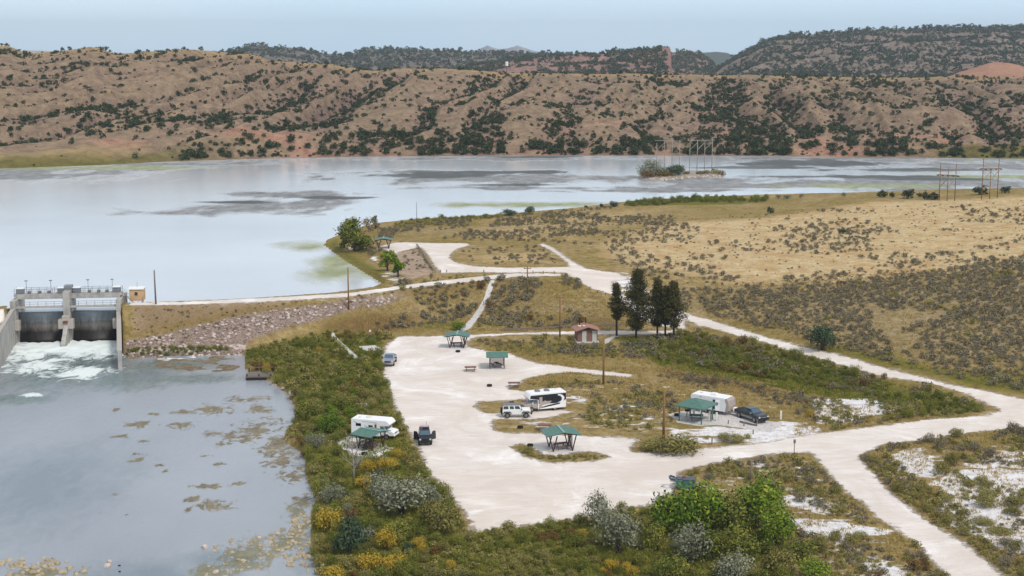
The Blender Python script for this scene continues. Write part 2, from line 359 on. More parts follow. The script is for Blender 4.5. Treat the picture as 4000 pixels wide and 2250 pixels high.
slab_polys=[[(1398,1353),(1466,1348),(1500,1368),(1430,1371)],[(2610,1618),(2700,1598),(2830,1600),(2960,1640),(3060,1650),(3010,1690),(2900,1672),(2800,1660),(2730,1664),(2645,1650)],
 [(1290,1300),(1305,1298),(1400,1395),(1392,1403),(1378,1396)],[(1915,1094),(1934,1094),(1838,1282),(1800,1300),(1792,1290),(1822,1262)],
 [(2362,1325),(2400,1310),(2420,1312),(2385,1328),(2372,1345),(2360,1340)],[(2150,1760),(2134,1744),(2228,1742),(2252,1768)],[(1750,1352),(1818,1352),(1828,1366),(1745,1368)]]
sand_zones=[(.44,[(2040,1500),(2300,1490),(2640,1560),(2640,1690),(2500,1700),(2280,1680),(1950,1680),(1950,1645),(2250,1612),(2100,1550)]),(.4,[(2100,1420),(2500,1470),(3100,1570),(3100,1610),(2640,1560),(2250,1480)]),(.45,[(2640,1880),(3150,1780),(3400,2010),(3680,2255),(3300,2300),(2950,2000)]),(.42,[(3370,1785),(4300,1690),(4300,2300),(3950,2260)]),(.4,[(3120,1540),(3860,1590),(3260,1680)]),(1.0,[(3170,1555),(3420,1555),(3560,1590),(3420,1625),(3200,1660),(3160,1600)]),(.7,[(2950,1660),(3060,1640),(3200,1660),(3240,1700),(3000,1730),(2850,1740),(2700,1690),(2740,1664)]),
 (.58,[(2600,1670),(2720,1668),(2860,1690),(3000,1700),(2760,1745),(2600,1720)]),
 (.75,[(3470,1770),(3620,1740),(3700,1860),(3640,1880),(3540,1850),(3470,1810)]),(1.0,[(3640,1880),(3760,1830),(4000,1840),(4400,1860),(4400,2200),(4050,2180),(3860,2120),(3760,2080),(3680,2020),(3640,1960),(3700,1930)]),
 (.95,[(3060,1930),(3180,1920),(3290,1990),(3240,2020),(3120,1990),(3040,1960)]),(.85,[(3050,2020),(3300,2040),(3480,2065),(3480,2090),(3280,2110),(3150,2100),(3060,2060)]),
 (.8,[(3340,2170),(3420,2160),(3560,2240),(3520,2300),(3360,2230)]),(.8,[(2930,1800),(2990,1795),(2990,1830),(2930,1830)]),
 (.55,[(2230,1680),(2330,1690),(2500,1705),(2560,1740),(2440,1745),(2250,1705)]),(.7,[(2210,1530),(2320,1560),(2300,1580),(2230,1570)]),(.7,[(2410,1575),(2590,1590),(2550,1604),(2420,1590)]),
 (.7,[(2680,1515),(2840,1540),(2850,1560),(2700,1530)]),
 (.6,[(1850,1500),(1950,1498),(2010,1515),(1980,1530),(1860,1520)]),(1.0,[(1370,1700),(1500,1735),(1540,1750),(1450,1800),(1385,1785),(1290,1720)]),(.7,[(1370,1570),(1460,1568),(1460,1590),(1400,1600)]),(.5,[(1240,1575),(1300,1565),(1290,1590),(1250,1590)]),
 (.5,[(1470,1075),(1530,1060),(1600,1090),(1600,1108),(1520,1112),(1480,1095)]),(.7,[(1350,965),(1400,960),(1395,975),(1360,980)]),(.7,[(1440,1000),(1480,1000),(1480,1030),(1450,1020)]),
 (.6,[(2370,1060),(2460,1060),(2560,1150),(2400,1140)]),(.7,[(900,1385),(650,1410),(520,1400),(540,1392),(880,1382)]),
 (.6,[(3980,1740),(4200,1740),(4200,1850),(3850,1850),(3700,1830),(3900,1760)])]
green_zones=[(1.0,[(950,1370),(1150,1320),(1300,1295),(1480,1310),(1500,1350),(1490,1430),(1400,1440),(1250,1450),(1080,1460),(960,1420)]),(.8,[(1080,1460),(1490,1430),(1530,1600),(1640,1800),(1830,2070),(1700,2400),(1250,2400),(1215,2100),(1240,1960),(1150,1700),(1170,1600)]),
 (.9,[(1830,2085),(2260,2040),(2560,1990),(3000,2000),(3050,2400),(1500,2400),(1600,2200)]),(.6,[(1850,1330),(2250,1330),(2400,1350),(2500,1400),(2300,1400),(2050,1390),(1900,1360)]),
 (1.0,[(2420,1330),(2700,1310),(3000,1360),(3350,1460),(3500,1500),(3300,1510),(3050,1500),(2800,1460),(2550,1420)]),(.8,[(3350,1480),(3640,1530),(3860,1600),(3700,1640),(3500,1600)]),
 (.8,[(3150,1385),(3250,1385),(3800,1510),(4300,1600),(4300,1480),(3700,1440),(3300,1340)]),(.9,[(1270,957),(1320,930),(1350,980),(1420,1020),(1500,1060),(1490,1080),(1510,1110),(1440,1071),(1362,1024),(1305,988)]),
 (.7,[(1600,1265),(1700,1235),(1850,1265),(1800,1290),(1620,1290)]),(.6,[(2300,1500),(2640,1560),(2640,1610),(2380,1600)]),(1.0,[(500,1375),(620,1365),(840,1355),(840,1372),(520,1390)]),
 (.7,[(2400,790),(2700,772),(3000,775),(2900,800),(2450,805)])]
rust_zones=[(.9,[(2560,1425),(2800,1465),(3050,1510),(3000,1540),(2750,1500),(2560,1450)]),(.8,[(1250,1260),(1450,1215),(1650,1225),(1600,1290),(1480,1305),(1250,1300)]),(.5,[(2420,1180),(2640,1230),(2640,1275),(2420,1275)]),
 (.6,[(2130,1230),(2400,1230),(2560,1275),(2130,1285)]),(.5,[(490,1190),(1300,1170),(1600,1140),(1300,1230),(1000,1290),(800,1340),(500,1340)]),(.5,[(1300,1150),(1500,1120),(1900,1095),(1850,1180),(1600,1180)])]
gold_zones=[(1.0,[(2350,960),(2600,870),(3000,850),(3400,790),(3700,780),(4300,770),(4300,1010),(3900,1060),(3300,1110),(2900,1110),(2600,1060),(2400,1020)]),(.7,[(1780,985),(2180,985),(2190,1030),(1850,1030)]),
 (.5,[(1900,850),(2700,800),(2500,880),(2300,950),(1900,945),(1600,930)]),(.5,[(2130,1500),(2500,1520),(2550,1600),(2300,1590),(2200,1540)]),(.5,[(2050,1085),(2200,1080),(2330,1140),(2200,1200),(2080,1150)])]
sage_zones=[(.8,[(2560,1130),(2700,1120),(3000,1120),(3400,1100),(4300,1000),(4300,1440),(3700,1420),(3200,1340),(2750,1230),(2560,1180)]),(.8,[(1450,1180),(1900,1130),(2100,1150),(2380,1180),(2400,1250),(1900,1260),(1480,1230)]),
 (.7,[(2500,1450),(3100,1560),(3100,1600),(2900,1560),(2600,1500)]),(.5,[(1450,900),(1700,885),(1900,880),(2300,860),(2300,890),(1700,920),(1480,930)]),(.5,[(3450,1760),(4300,1690),(4300,2300),(3950,2230)])]
dirt_zones=[(.9,[(1500,990),(1640,975),(1690,1050),(1700,1075),(1600,1090),(1520,1060),(1560,1040)]),(.6,[(510,1215),(560,1200),(640,1240),(640,1300),(520,1310),(490,1250)]),(.58,[(500,1190),(1300,1165),(1100,1210),(800,1260),(640,1290),(500,1330)]),(.6,[(1460,1780),(1590,1780),(1620,1840),(1500,1850)])]
rip_poly=[(485,1335),(640,1305),(800,1265),(950,1230),(1150,1202),(1350,1176),(1600,1150),(1480,1200),(1250,1245),(1100,1285),(960,1340),(950,1385),(700,1390),(505,1392)]
def sds(pl,x,y): 
    d=np.full(np.shape(x),-1e9)
    for p in pl: d=np.maximum(d,sdpoly(p,x,y))
    return d
ROADW=[W2(p,CREST) for p in road_polys[:2]]+[gpoly(p) for p in road_polys[2:]]; HOLEW=[gpoly(p) for p in hole_polys]; SLABW=[gpoly(p) for p in slab_polys]; RIPW=gpoly(rip_poly)
def roadsd(x,y): return np.minimum(sds(ROADW,x,y),-sds(HOLEW,x,y))
ZW={k:[(w,gpoly(p)) for w,p in z] for k,z in dict(sand=sand_zones,green=green_zones,rust=rust_zones,gold=gold_zones,sagez=sage_zones,dirt=dirt_zones).items()}
def zone(k,x,y,soft):
    r=np.zeros(np.shape(x))
    for w,p in ZW[k]: r=np.maximum(r,w*sstep(-soft,soft,sdpoly(p,x,y)))
    return r
xf,yf=X.ravel(),Y.ravel()
A={'road':np.clip(roadsd(xf,yf),-4,4),'slab':np.clip(sds(SLABW,xf,yf),-2,2),'rip':sstep(-3,3,sdpoly(RIPW,xf,yf)),'mud':sstep(-1,1,sdpoly(mud,xf,yf)),'cover':sstep(8,40,-0*xf)}
for k,s in (('sand',1.6),('green',4),('rust',4),('gold',18),('sagez',14),('dirt',3)): A[k]=zone(k,xf,yf,s)
def groundmat():
    m,nt,b=nm('dry_ground'); L=nt.links.new
    n1=noise(nt,.06,5,.6); n2=noise(nt,.7,6,.65,dist=.3); n3=noise(nt,4,4,.7); n4=noise(nt,.22,5,.6)
    c=ramp(nt,n2,[(.3,srgb(122,102,66)),(.5,srgb(158,136,92)),(.68,srgb(182,160,114))])
    c=mix(nt,ramp(nt,n1,[(.4,(0,0,0)),(.62,(1,1,1))]),c,ramp(nt,n2,[(.3,srgb(112,98,52)),(.65,srgb(154,134,76))]))
    def w(name,amp=.6,lo=.35,hi=.65,nn=None):
        v=mathn(nt,'ADD',attr(nt,name),mathn(nt,'MULTIPLY',mathn(nt,'SUBTRACT',nn or n2,.5),amp))
        return ramp(nt,v,[(lo,(0,0,0)),(hi,(1,1,1))])
    gold=ramp(nt,n2,[(.28,srgb(170,146,106)),(.5,srgb(202,180,138)),(.7,srgb(216,196,156))])
    gold=mix(nt,ramp(nt,n4,[(.42,(.0,.0,.0)),(.66,(.7,.7,.7))]),gold,srgb(178,140,92))
    c=mix(nt,w('gold',.9,nn=n4),c,gold)
    c=mix(nt,w('sagez',1.2,.3,.9,nn=n4),c,ramp(nt,n2,[(.3,srgb(128,112,86)),(.65,srgb(176,156,120))]))
    c=mix(nt,w('dirt',.7),c,ramp(nt,n2,[(.3,srgb(146,124,104)),(.65,srgb(190,168,148))]))
    c=mix(nt,w('rust',.9),c,ramp(nt,n2,[(.3,srgb(92,72,44)),(.65,srgb(134,108,66))]))
    c=mix(nt,w('green',.9),c,ramp(nt,n2,[(.3,srgb(74,78,30)),(.5,srgb(108,106,42)),(.7,srgb(142,128,58))]))
    c=mix(nt,w('rip',.5),c,ramp(nt,n3,[(.3,srgb(92,78,66)),(.5,srgb(144,126,114)),(.62,srgb(174,156,146))]))
    c=mix(nt,w('mud',.3),c,ramp(nt,n2,[(.3,srgb(96,84,68)),(.6,srgb(140,126,104))]))
    sw=ramp(nt,mathn(nt,'ADD',attr(nt,'sand'),mathn(nt,'MULTIPLY',mathn(nt,'SUBTRACT',noise(nt,.35,6,.7,stretch=(.7,1.6,1)),.5),1.5)),[(.5,(0,0,0)),(.62,(1,1,1))])
    c=mix(nt,sw,c,ramp(nt,n2,[(.3,srgb(214,206,204)),(.6,srgb(242,240,242))]))
    # gravel road: ragged edges, faint wheel-packed streaks
    r=mathn(nt,'ADD',attr(nt,'road'),mathn(nt,'MULTIPLY',mathn(nt,'SUBTRACT',noise(nt,.9,7,.75,dist=.4),.5),3.4))
    rf=ramp(nt,r,[(.0,(0,0,0)),(.5,(1,1,1))])
    st=noise(nt,.16,6,.6,stretch=(1,2.2,1),dist=.8)
    rc=ramp(nt,st,[(.3,srgb(212,202,194)),(.5,srgb(222,213,207)),(.7,srgb(230,223,218))])
    rc=mix(nt,ramp(nt,n3,[(.35,(.25,.25,.25)),(.6,(0,0,0))]),rc,srgb(200,189,180))
    dryer=ramp(nt,noise(nt,.012,2,.5),[(.4,(0,0,0)),(.6,(1,1,1))])
    rc=mix(nt,mathn(nt,'MULTIPLY',dryer,.35),rc,srgb(214,200,184))
    halo=ramp(nt,mathn(nt,'ADD',attr(nt,'road'),mathn(nt,'MULTIPLY',mathn(nt,'SUBTRACT',noise(nt,.45,7,.75,dist=.4),.5),7)),[(.0,(0,0,0)),(.9,(.75,.75,.75))])
    c=mix(nt,halo,c,ramp(nt,n2,[(.3,srgb(186,168,146)),(.6,srgb(218,206,194))]))
    trk=noise(nt,1.1,4,.6,stretch=(.25,2.2,1),dist=1.2); rc=mix(nt,ramp(nt,trk,[(.36,(.75,.75,.75)),(.5,(0,0,0))]),rc,srgb(204,192,182))
    wear=noise(nt,.09,6,.7,dist=1.0); rc=mix(nt,ramp(nt,wear,[(.36,(.85,.85,.85)),(.5,(0,0,0))]),rc,srgb(208,196,186)); rc=mix(nt,ramp(nt,wear,[(.54,(0,0,0)),(.68,(.8,.8,.8))]),rc,srgb(242,238,236))
    c=mix(nt,rf,c,rc)
    s=ramp(nt,attr(nt,'slab'),[(-.0,(0,0,0)),(.03,(1,1,1))])
    c=mix(nt,s,c,ramp(nt,n2,[(.3,srgb(200,194,190)),(.6,srgb(216,212,210))]))
    nm_=noise(nt,1.7,5,.75,stretch=(1,.6,1)); c=mix(nt,1.0,c,mix(nt,rf,ramp(nt,nm_,[(.34,(.72,.70,.66)),(.5,(1,1,1)),(.66,(1.0,1.0,1.0))]),(1,1,1,1)),'MULTIPLY')
    L(c,b.inputs['Base Color']); b.inputs['Roughness'].default_value=.95; b.inputs['Specular IOR Level'].default_value=.1
    h=mathn(nt,'MULTIPLY',mathn(nt,'ADD',n3,n2),mathn(nt,'SUBTRACT',1.15,rf)); bump(nt,b,h,.8,.25)
    return m
ground=tag(npmesh('ground',np.c_[xf,yf,Z.ravel()],gridfaces(nr,nc),groundmat(),True,A),kind='structure')
# ------------------------------------------------------------------ water
def blob(x,y,cx,cy,rx,ry,z):        # soft oval given by its place in the photo, laid out on the water
    a=at(cx,cy,z); r=at(cx+rx,cy,z); t=at(cx,cy-ry,z); q=at(cx,cy+ry,z)
    ax=abs(r[0]-a[0]); ay=abs(t[1]-q[1])/2
    return 1-np.sqrt(((x-a[0])/ax)**2+((y-(t[1]+q[1])/2)/ay)**2)
def watermesh(name,y0,y1,nr,nc,z,layers,mat,t0=-.66,t1=.6,amp=0,ymask=None):
    ys=y0*np.exp(np.linspace(0,math.log(y1/y0),nr)); ts=np.linspace(t0,t1,nc)
    X=(ts[None,:]*(ys[:,None]+8)).ravel(); Y=np.repeat(ys,nc); A={}
    for k,bl in layers.items():
        v=np.full(X.shape,-1.)
        for b in bl: v=np.maximum(v,blob(X,Y,*b,z))
        A[k]=v
    Zz=np.full(X.shape,z)
    return X,Y,Zz,A,gridfaces(nr,nc)
lake_layers={'weed':[(980,812,480,34),(1200,800,250,24),(700,830,220,20),(1150,760,330,16),(2000,700,800,22),(1750,675,520,18),(2650,705,420,16),(3500,712,800,30),(2600,745,600,8),(3700,745,500,14),(3800,650,500,22),(150,682,420,32),(3300,640,480,16),(3100,725,600,14),(700,640,500,10),(1900,620,700,8),(3400,616,700,8),(2200,735,500,10)],
 'alga':[(1190,965,170,26),(1330,1020,150,40),(1300,1075,190,55),(1450,1060,100,50),(2150,800,420,16),(3350,728,420,11),(1850,800,200,14),(3900,690,400,12),(400,655,500,10)],
 'dark':[(1650,686,330,10),(3200,636,360,16),(3600,664,460,9),(3300,690,500,7),(1950,672,420,8),(2000,722,300,5),(1300,772,200,7),(2900,655,400,6),(3700,700,300,5),(2100,612,300,5),(900,790,260,6),(3750,770,400,10)]}
def lakemat():
    m,nt,b=nm('lake_water'); L=nt.links.new
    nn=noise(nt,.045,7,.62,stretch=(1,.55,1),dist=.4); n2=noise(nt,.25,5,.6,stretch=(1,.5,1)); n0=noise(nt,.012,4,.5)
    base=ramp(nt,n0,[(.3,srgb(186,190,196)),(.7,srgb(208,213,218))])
    def f(k,amp,lo,hi): 
        return ramp(nt,mathn(nt,'ADD',attr(nt,k),mathn(nt,'MULTIPLY',mathn(nt,'SUBTRACT',nn,.5),amp)),[(lo,(0,0,0)),(hi,(1,1,1))])
    wf=f('weed',3.6,-.05,.5); af=f('alga',2.4,-.05,.7); df=f('dark',2.1,-.05,.4)
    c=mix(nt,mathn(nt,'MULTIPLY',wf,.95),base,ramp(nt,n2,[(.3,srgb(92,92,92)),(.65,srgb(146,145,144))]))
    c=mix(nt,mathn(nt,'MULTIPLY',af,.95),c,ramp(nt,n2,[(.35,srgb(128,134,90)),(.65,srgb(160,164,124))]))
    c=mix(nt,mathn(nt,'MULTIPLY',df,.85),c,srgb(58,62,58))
    L(c,b.inputs['Base Color'])
    rr=mathn(nt,'ADD',.12,mathn(nt,'MULTIPLY',mathn(nt,'MAXIMUM',wf,mathn(nt,'MAXIMUM',af,df)),.45)); L(rr,b.inputs['Roughness']); b.inputs['IOR'].default_value=1.33
    bump(nt,b,noise(nt,1.6,3,.6,stretch=(1,.6,1)),.35,.07)
    return m
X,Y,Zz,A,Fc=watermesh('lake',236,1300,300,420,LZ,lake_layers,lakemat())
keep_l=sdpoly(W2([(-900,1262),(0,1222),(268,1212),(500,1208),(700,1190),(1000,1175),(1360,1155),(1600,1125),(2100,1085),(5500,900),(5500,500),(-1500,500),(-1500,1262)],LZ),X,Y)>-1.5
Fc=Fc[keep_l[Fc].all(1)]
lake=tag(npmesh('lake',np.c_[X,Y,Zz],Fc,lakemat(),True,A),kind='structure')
riv_layers={'weed':[(530,1658,80,20),(710,1662,75,22),(720,1610,70,12),(840,1600,110,28),(960,1560,110,18),(1010,1600,90,24),(600,1617,40,7),(470,1705,45,10),(560,1722,35,12),(530,1773,42,10),(530,1800,38,14),(620,1818,26,8),(650,1842,24,10),(800,1782,26,9),(850,1815,30,16),(830,1690,40,18),(900,1700,50,22),(870,1735,40,14),(1000,1680,120,60),(1080,1740,90,60),(1100,1800,80,50),(820,1900,100,16),(760,1950,50,16),(830,1975,110,30),(730,1995,20,20),(930,1890,50,12),(450,1932,20,8),(495,2010,13,6),(393,2003,9,5),(1150,1860,70,40),(1170,1960,60,40),(450,1600,30,8)],
 'cob':[(150,2240,220,40),(950,2180,200,110),(1120,2120,130,90),(1160,2000,60,60),(1180,2060,60,50),(820,2230,120,50)],
 'spray':[(268,1352,330,44)],'foam':[(268,1365,300,60),(120,1380,230,60),(400,1370,200,50),(160,1430,210,52),(330,1455,150,44),(130,1543,60,14),(268,1350,240,24)],
 'green':[(250,1450,330,110),(520,1480,260,60),(700,1480,320,26),(640,1430,260,30),(60,1560,200,30)],
 'deep':[(600,2260,420,90),(830,2190,200,60),(100,1950,420,260),(560,1470,120,50),(1230,2150,80,120)]}
def rivmat():
    m,nt,b=nm('river_water'); L=nt.links.new
    nn=noise(nt,.5,7,.65,stretch=(1,.45,1),dist=.5); n2=noise(nt,1.2,5,.6,stretch=(1,.5,1)); fn=noise(nt,.42,7,.7,stretch=(.8,.5,1),dist=1.6); n0=noise(nt,.05,4,.5,stretch=(1,.4,1))
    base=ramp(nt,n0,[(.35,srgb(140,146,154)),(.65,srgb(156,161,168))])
    def f(k,amp,lo,hi,n=nn): 
        return ramp(nt,mathn(nt,'ADD',attr(nt,k),mathn(nt,'MULTIPLY',mathn(nt,'SUBTRACT',n,.5),amp)),[(lo,(0,0,0)),(hi,(1,1,1))])
    c=mix(nt,mathn(nt,'MULTIPLY',f('green',1.4,-.1,.6),.85),base,ramp(nt,n2,[(.3,srgb(66,84,80)),(.65,srgb(110,128,124))]))
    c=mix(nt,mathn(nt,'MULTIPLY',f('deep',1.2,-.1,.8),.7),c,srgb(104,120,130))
    wf=f('weed',4.2,.3,.6,noise(nt,.8,7,.7,stretch=(.8,.5,1),dist=1.2)); c=mix(nt,mathn(nt,'MULTIPLY',wf,.85),c,ramp(nt,n2,[(.3,srgb(92,80,54)),(.65,srgb(134,120,86))]))
    cf=f('cob',2.6,.3,.7,n2); c=mix(nt,mathn(nt,'MULTIPLY',cf,.8),c,ramp(nt,n2,[(.35,srgb(92,88,52)),(.65,srgb(134,126,92))]))
    ff=mathn(nt,'MAXIMUM',f('foam',2.6,.3,.7,fn),f('spray',.8,.05,.45,fn)); c=mix(nt,mathn(nt,'MULTIPLY',ff,.92),c,srgb(228,236,234))
    L(c,b.inputs['Base Color'])
    L(mathn(nt,'ADD',.12,mathn(nt,'MULTIPLY',mathn(nt,'MAXIMUM',wf,mathn(nt,'MAXIMUM',cf,ff)),.6)),b.inputs['Roughness']); b.inputs['IOR'].default_value=1.33
    bump(nt,b,noise(nt,1.3,6,.7,stretch=(1,.45,1)),.6,.12)
    return m
X,Y,Zz,A,Fc=watermesh('river',95,262,420,420,WZ,riv_layers,None,t0=-.66,t1=.1)
lx,ly=dloc(X,Y)
Zz=Zz+ (sstep(-24,-4,ly)*sstep(11,9.4,np.abs(lx)))*(fbm(X*.9,Y*.9,4,3)-.5)*.8
keep=(sdpoly(RIVER,X,Y)>-3)|(sdpoly(CHAN,X,Y)>-.4)
keep&=~((ly>.6)&(np.abs(lx)<12))
Fc=Fc[keep[Fc].all(1)]
river=tag(npmesh('river',np.c_[X,Y,Zz],Fc,rivmat(),True,A),kind='structure')
# ------------------------------------------------------------------ hills beyond the lake
def interp(P,t,D): 
    P=np.array(P,float); return np.interp(2000+t*F/cp*1.0,P[:,0],P[:,1])
crest_px=[(-900,205),(-300,190),(0,178),(60,180),(110,200),(140,210),(250,202),(330,190),(375,182),(420,193),(480,214),(560,206),(640,199),(750,192),(850,200),(950,210),(1020,216),(1060,240),(1200,245),(1300,250),(1400,268),(1460,278),(1550,268),(1700,268),(1900,278),(2000,285),(2200,288),(2600,292),(2800,294),(3000,296),(3200,299),(3500,304),(3700,302),(4000,302),(4900,302)]
shore_px=[(-900,668),(-500,662),(0,650),(400,636),(650,623),(1000,612),(1500,603),(2000,600),(2500,600),(3000,602),(3600,608),(4000,612),(4900,616)]
DC=1020.0
def hillH(t,D):
    px=2000+t*F
    ds=46.2*F/(np.interp(px,*np.array(shore_px).T)-215)*.995
    cy=np.interp(px,*np.array(crest_px).T); dc=DC+60*(fbm(t*9,t*0,3,21)-.5)-70*sstep(1300,300,px)
    zc=CH+dc*((1125-cy)/F*cp-sp)/(cp+(1125-cy)/F*sp)
    s=(D-ds)/(dc-ds); sc=np.clip(s,0,1)
    left=sstep(1500,700,px)
    foot=(.10+.05*fbm(t*40,t*0,2,7))*sstep(0,.05,sc)*(1-.75*sstep(900,400,px))
    body=foot+(1-foot)*sc**1.12
    x=t*D
    k=.62*left+.14*(1-left)+.1*(fbm(t*6,D/200,2,31)-.5)
    u=(x-k*(D-650))/19+1.5*(fbm(x/60,D/80,3,41)-.5)
    rr=1-np.abs(2*vn(u,D/260.,51)-1); r2=1-np.abs(2*vn(u*2.3+5,D/120.,52)-1)
    env=np.sin(PI*np.clip(s,0,1.0))**.6
    z=LZ+(zc-LZ)*body+env*((rr-.6)*11+(r2-.5)*5)+env*(fbm(x/25,D/25,4,61)-.5)*6
    z=z+sstep(.02,.12,sc)*(1-sstep(.3,.5,sc))*(fbm(x/55,D/50,3,71)-.45)*14*(1-.4*left)
    z=np.where(s<0,LZ+(D-ds)*.05,z); z=np.where((s>=0)&(s<.06),np.maximum(z,LZ+.1+s*18),z)
    z=np.where(s>1,zc-(D-dc)*.14,z)
    gul=(1-rr)*.7+(1-r2)*.3
    return z,s,gul
nr2,nc2=520,900
Dg=np.linspace(600,1200,nr2)*1.0; Dg=560*np.exp(np.linspace(0,math.log(1250/560),nr2)); tg=np.linspace(-.56,.56,nc2)
T,D=np.meshgrid(tg,Dg); Zh,Sh,G=hillH(T,D)
Xh=T*D
redn=fbm(Xh/30,D/22,4,81)
red=.55*sstep(.54,.7,redn)*sstep(.25,.03,Sh)
def hillmat():
    m,nt,b=nm('badland_soil'); L=nt.links.new
    n1=noise(nt,.02,5,.6); n2=noise(nt,.16,6,.65,dist=.3); n3=noise(nt,.6,4,.7)
    c=ramp(nt,n2,[(.3,srgb(100,84,76)),(.5,srgb(136,114,100)),(.7,srgb(160,136,118))])
    c=mix(nt,ramp(nt,n1,[(.42,(0,0,0)),(.6,(1,1,1))]),c,ramp(nt,n2,[(.3,srgb(110,90,84)),(.65,srgb(154,126,114))]))
    c=mix(nt,ramp(nt,mathn(nt,'ADD',attr(nt,'rdg'),mathn(nt,'MULTIPLY',mathn(nt,'SUBTRACT',n2,.5),.6)),[(.35,(0,0,0)),(.95,(.75,.75,.75))]),c,ramp(nt,n2,[(.3,srgb(124,106,84)),(.65,srgb(164,142,112))]))
    c=mix(nt,ramp(nt,attr(nt,'crest'),[(.2,(0,0,0)),(1,(1,1,1))]),c,ramp(nt,n2,[(.3,srgb(146,120,88)),(.65,srgb(178,152,110))]))
    c=mix(nt,attr(nt,'red'),c,ramp(nt,n2,[(.3,srgb(160,104,84)),(.6,srgb(194,146,124))]))
    c=mix(nt,attr(nt,'spit'),c,ramp(nt,n2,[(.3,srgb(140,120,86)),(.65,srgb(172,150,106))]))
    c=mix(nt,attr(nt,'fringe'),c,ramp(nt,n2,[(.3,srgb(88,82,44)),(.65,srgb(126,116,64))]))
    sp_=ramp(nt,n3,[(.34,(.5,.5,.5)),(.44,(0,0,0))]); c=mix(nt,sp_,c,srgb(100,88,68))
    L(c,b.inputs['Base Color']); b.inputs['Roughness'].default_value=.95; b.inputs['Specular IOR Level'].default_value=.1
    bump(nt,b,mathn(nt,'ADD',n2,mathn(nt,'MULTIPLY',n3,.5)),1.0,2.2); return m
px_h=2000+T*F
spit=sstep(700,300,px_h)*sstep(.10,.04,Sh)*sstep(0,.008,Sh)
fringe=np.maximum(sstep(1000,500,px_h)*sstep(.05,.015,Sh),sstep(3500,3800,px_h)*sstep(.05,.03,Sh))*sstep(-.02,0,Sh)
hills=tag(npmesh('hills',np.c_[Xh.ravel(),D.ravel(),Zh.ravel()],gridfaces(nr2,nc2),hillmat(),True,
  {'crest':(sstep(.82,1.0,Sh)*.9+.25*G*0).ravel(),'red':red.ravel(),'rdg':(1-G).ravel(),'spit':spit.ravel(),'fringe':fringe.ravel()}),kind='structure')
# further ridges, each its own landform
def ridge(name,prof,D0,D1,zb,cols,rough_=5,back=.25,nr=90,nc=420,stretch=1,scale=.03,power=.8,face=None):
    P=np.array(prof,float); pxs=np.linspace(P[0,0],P[-1,0],nc); t=(pxs-2000)/F
    s=np.linspace(-.05,1+back,nr); T,S=np.meshgrid(t,s); cy=np.interp(pxs,P[:,0],P[:,1])[None]
    D=D0+(D1-D0)*S; zc=CH+D1*((1125-cy)/F*cp-sp)/(cp+(1125-cy)/F*sp)
    e=np.sin(PI*np.clip(S,0,1)); x=T*D
    zz=zb+(zc-zb)*np.clip(S,0,1)**power+e*(fbm(x/(60*stretch),D/60,5,int(D1))-.5)*rough_*2-np.where(S>1,(S-1)*(D1-D0)*.25,0)
    zz=zz+(fbm(pxs/25,pxs*0,3,int(D0))[None]-.5)*rough_*.25
    zz=np.where(S<0,zb-20,zz)
    m,nt,b=nm(name+'_rock'); n2=noise(nt,scale,6,.65); n3=noise(nt,scale*5,4,.7)
    c=mix(nt,ramp(nt,n3,[(.4,(0,0,0)),(.6,(1,1,1))]),ramp(nt,n2,[(.3,cols[0]),(.65,cols[1])]),cols[2])
    nt.links.new(c,b.inputs['Base Color']); b.inputs['Roughness'].default_value=.95; b.inputs['Specular IOR Level'].default_value=.05
    bump(nt,b,n3,.8,4)
    o=tag(npmesh(name,np.c_[x.ravel(),D.ravel(),zz.ravel()],gridfaces(nr,nc),m,True),kind='structure')
    def surf(px,sv):
        tt=(px-2000)/F; DD=D0+(D1-D0)*sv
        i=np.clip((sv+.05)/(1.05+back)*(nr-1),0,nr-1.001); j=np.clip((px-pxs[0])/(pxs[-1]-pxs[0])*(nc-1),0,nc-1.001)
        i0=i.astype(int); j0=j.astype(int); fi=i-i0; fj=j-j0
        z=(zz[i0,j0]*(1-fi)+zz[i0+1,j0]*fi)*(1-fj)+(zz[i0,j0+1]*(1-fi)+zz[i0+1,j0+1]*fi)*fj
        return tt*DD,DD,z
    return surf
mesa=[(2690,330),(2740,300),(2770,285),(2820,250),(2880,210),(2960,165),(3010,148),(3100,138),(3250,126),(3400,118),(3600,112),(3800,106),(4000,103),(4300,100),(4900,112)]
mesa_f=ridge('mesa',mesa,1500,2350,10,[srgb(122,106,96),srgb(148,130,118),srgb(108,98,88)],12,scale=.02,nr=140,nc=560)
mid=[(1700,300),(1820,262),(1900,245),(2000,232),(2100,224),(2250,212),(2400,202),(2500,192),(2580,184),(2606,181),(2613,200),(2616,262),(2640,300),(2690,320)]
mid_f=ridge('hills_with_cliff',mid,1450,2000,12,[srgb(140,106,96),srgb(168,132,122),srgb(120,98,88)],8,scale=.02,nc=520)
backr=[(800,215),(900,198),(960,184),(1000,177),(1050,175),(1080,186),(1130,183),(1200,193),(1300,212),(1360,214),(1400,204),(1450,191),(1530,190),(1620,194),(1800,200),(1900,205),(2020,206),(2200,208),(2400,215),(2600,232)]
back_f=ridge('blue_hills',backr,2100,2900,10,[srgb(112,102,96),srgb(136,118,110),srgb(92,88,80)],10,scale=.012)
gap=[(2560,240),(2620,206),(2660,197),(2690,196),(2740,214),(2775,248),(2800,290),(2840,330)]
gap_f=ridge('gap_hills',gap,2000,2600,10,[srgb(132,108,98),srgb(160,128,116),srgb(112,96,84)],9,scale=.015,nc=200)
far1=[(2690,240),(2730,205),(2790,201),(2830,206),(2880,235)]
far1_f=ridge('far_ridge',far1,4600,5200,20,[srgb(60,70,60),srgb(70,80,70),srgb(80,84,74)],6,scale=.01,nc=120,nr=30)
far2=[(60,215),(120,196),(200,198),(300,200),(420,203),(520,206),(600,222)]
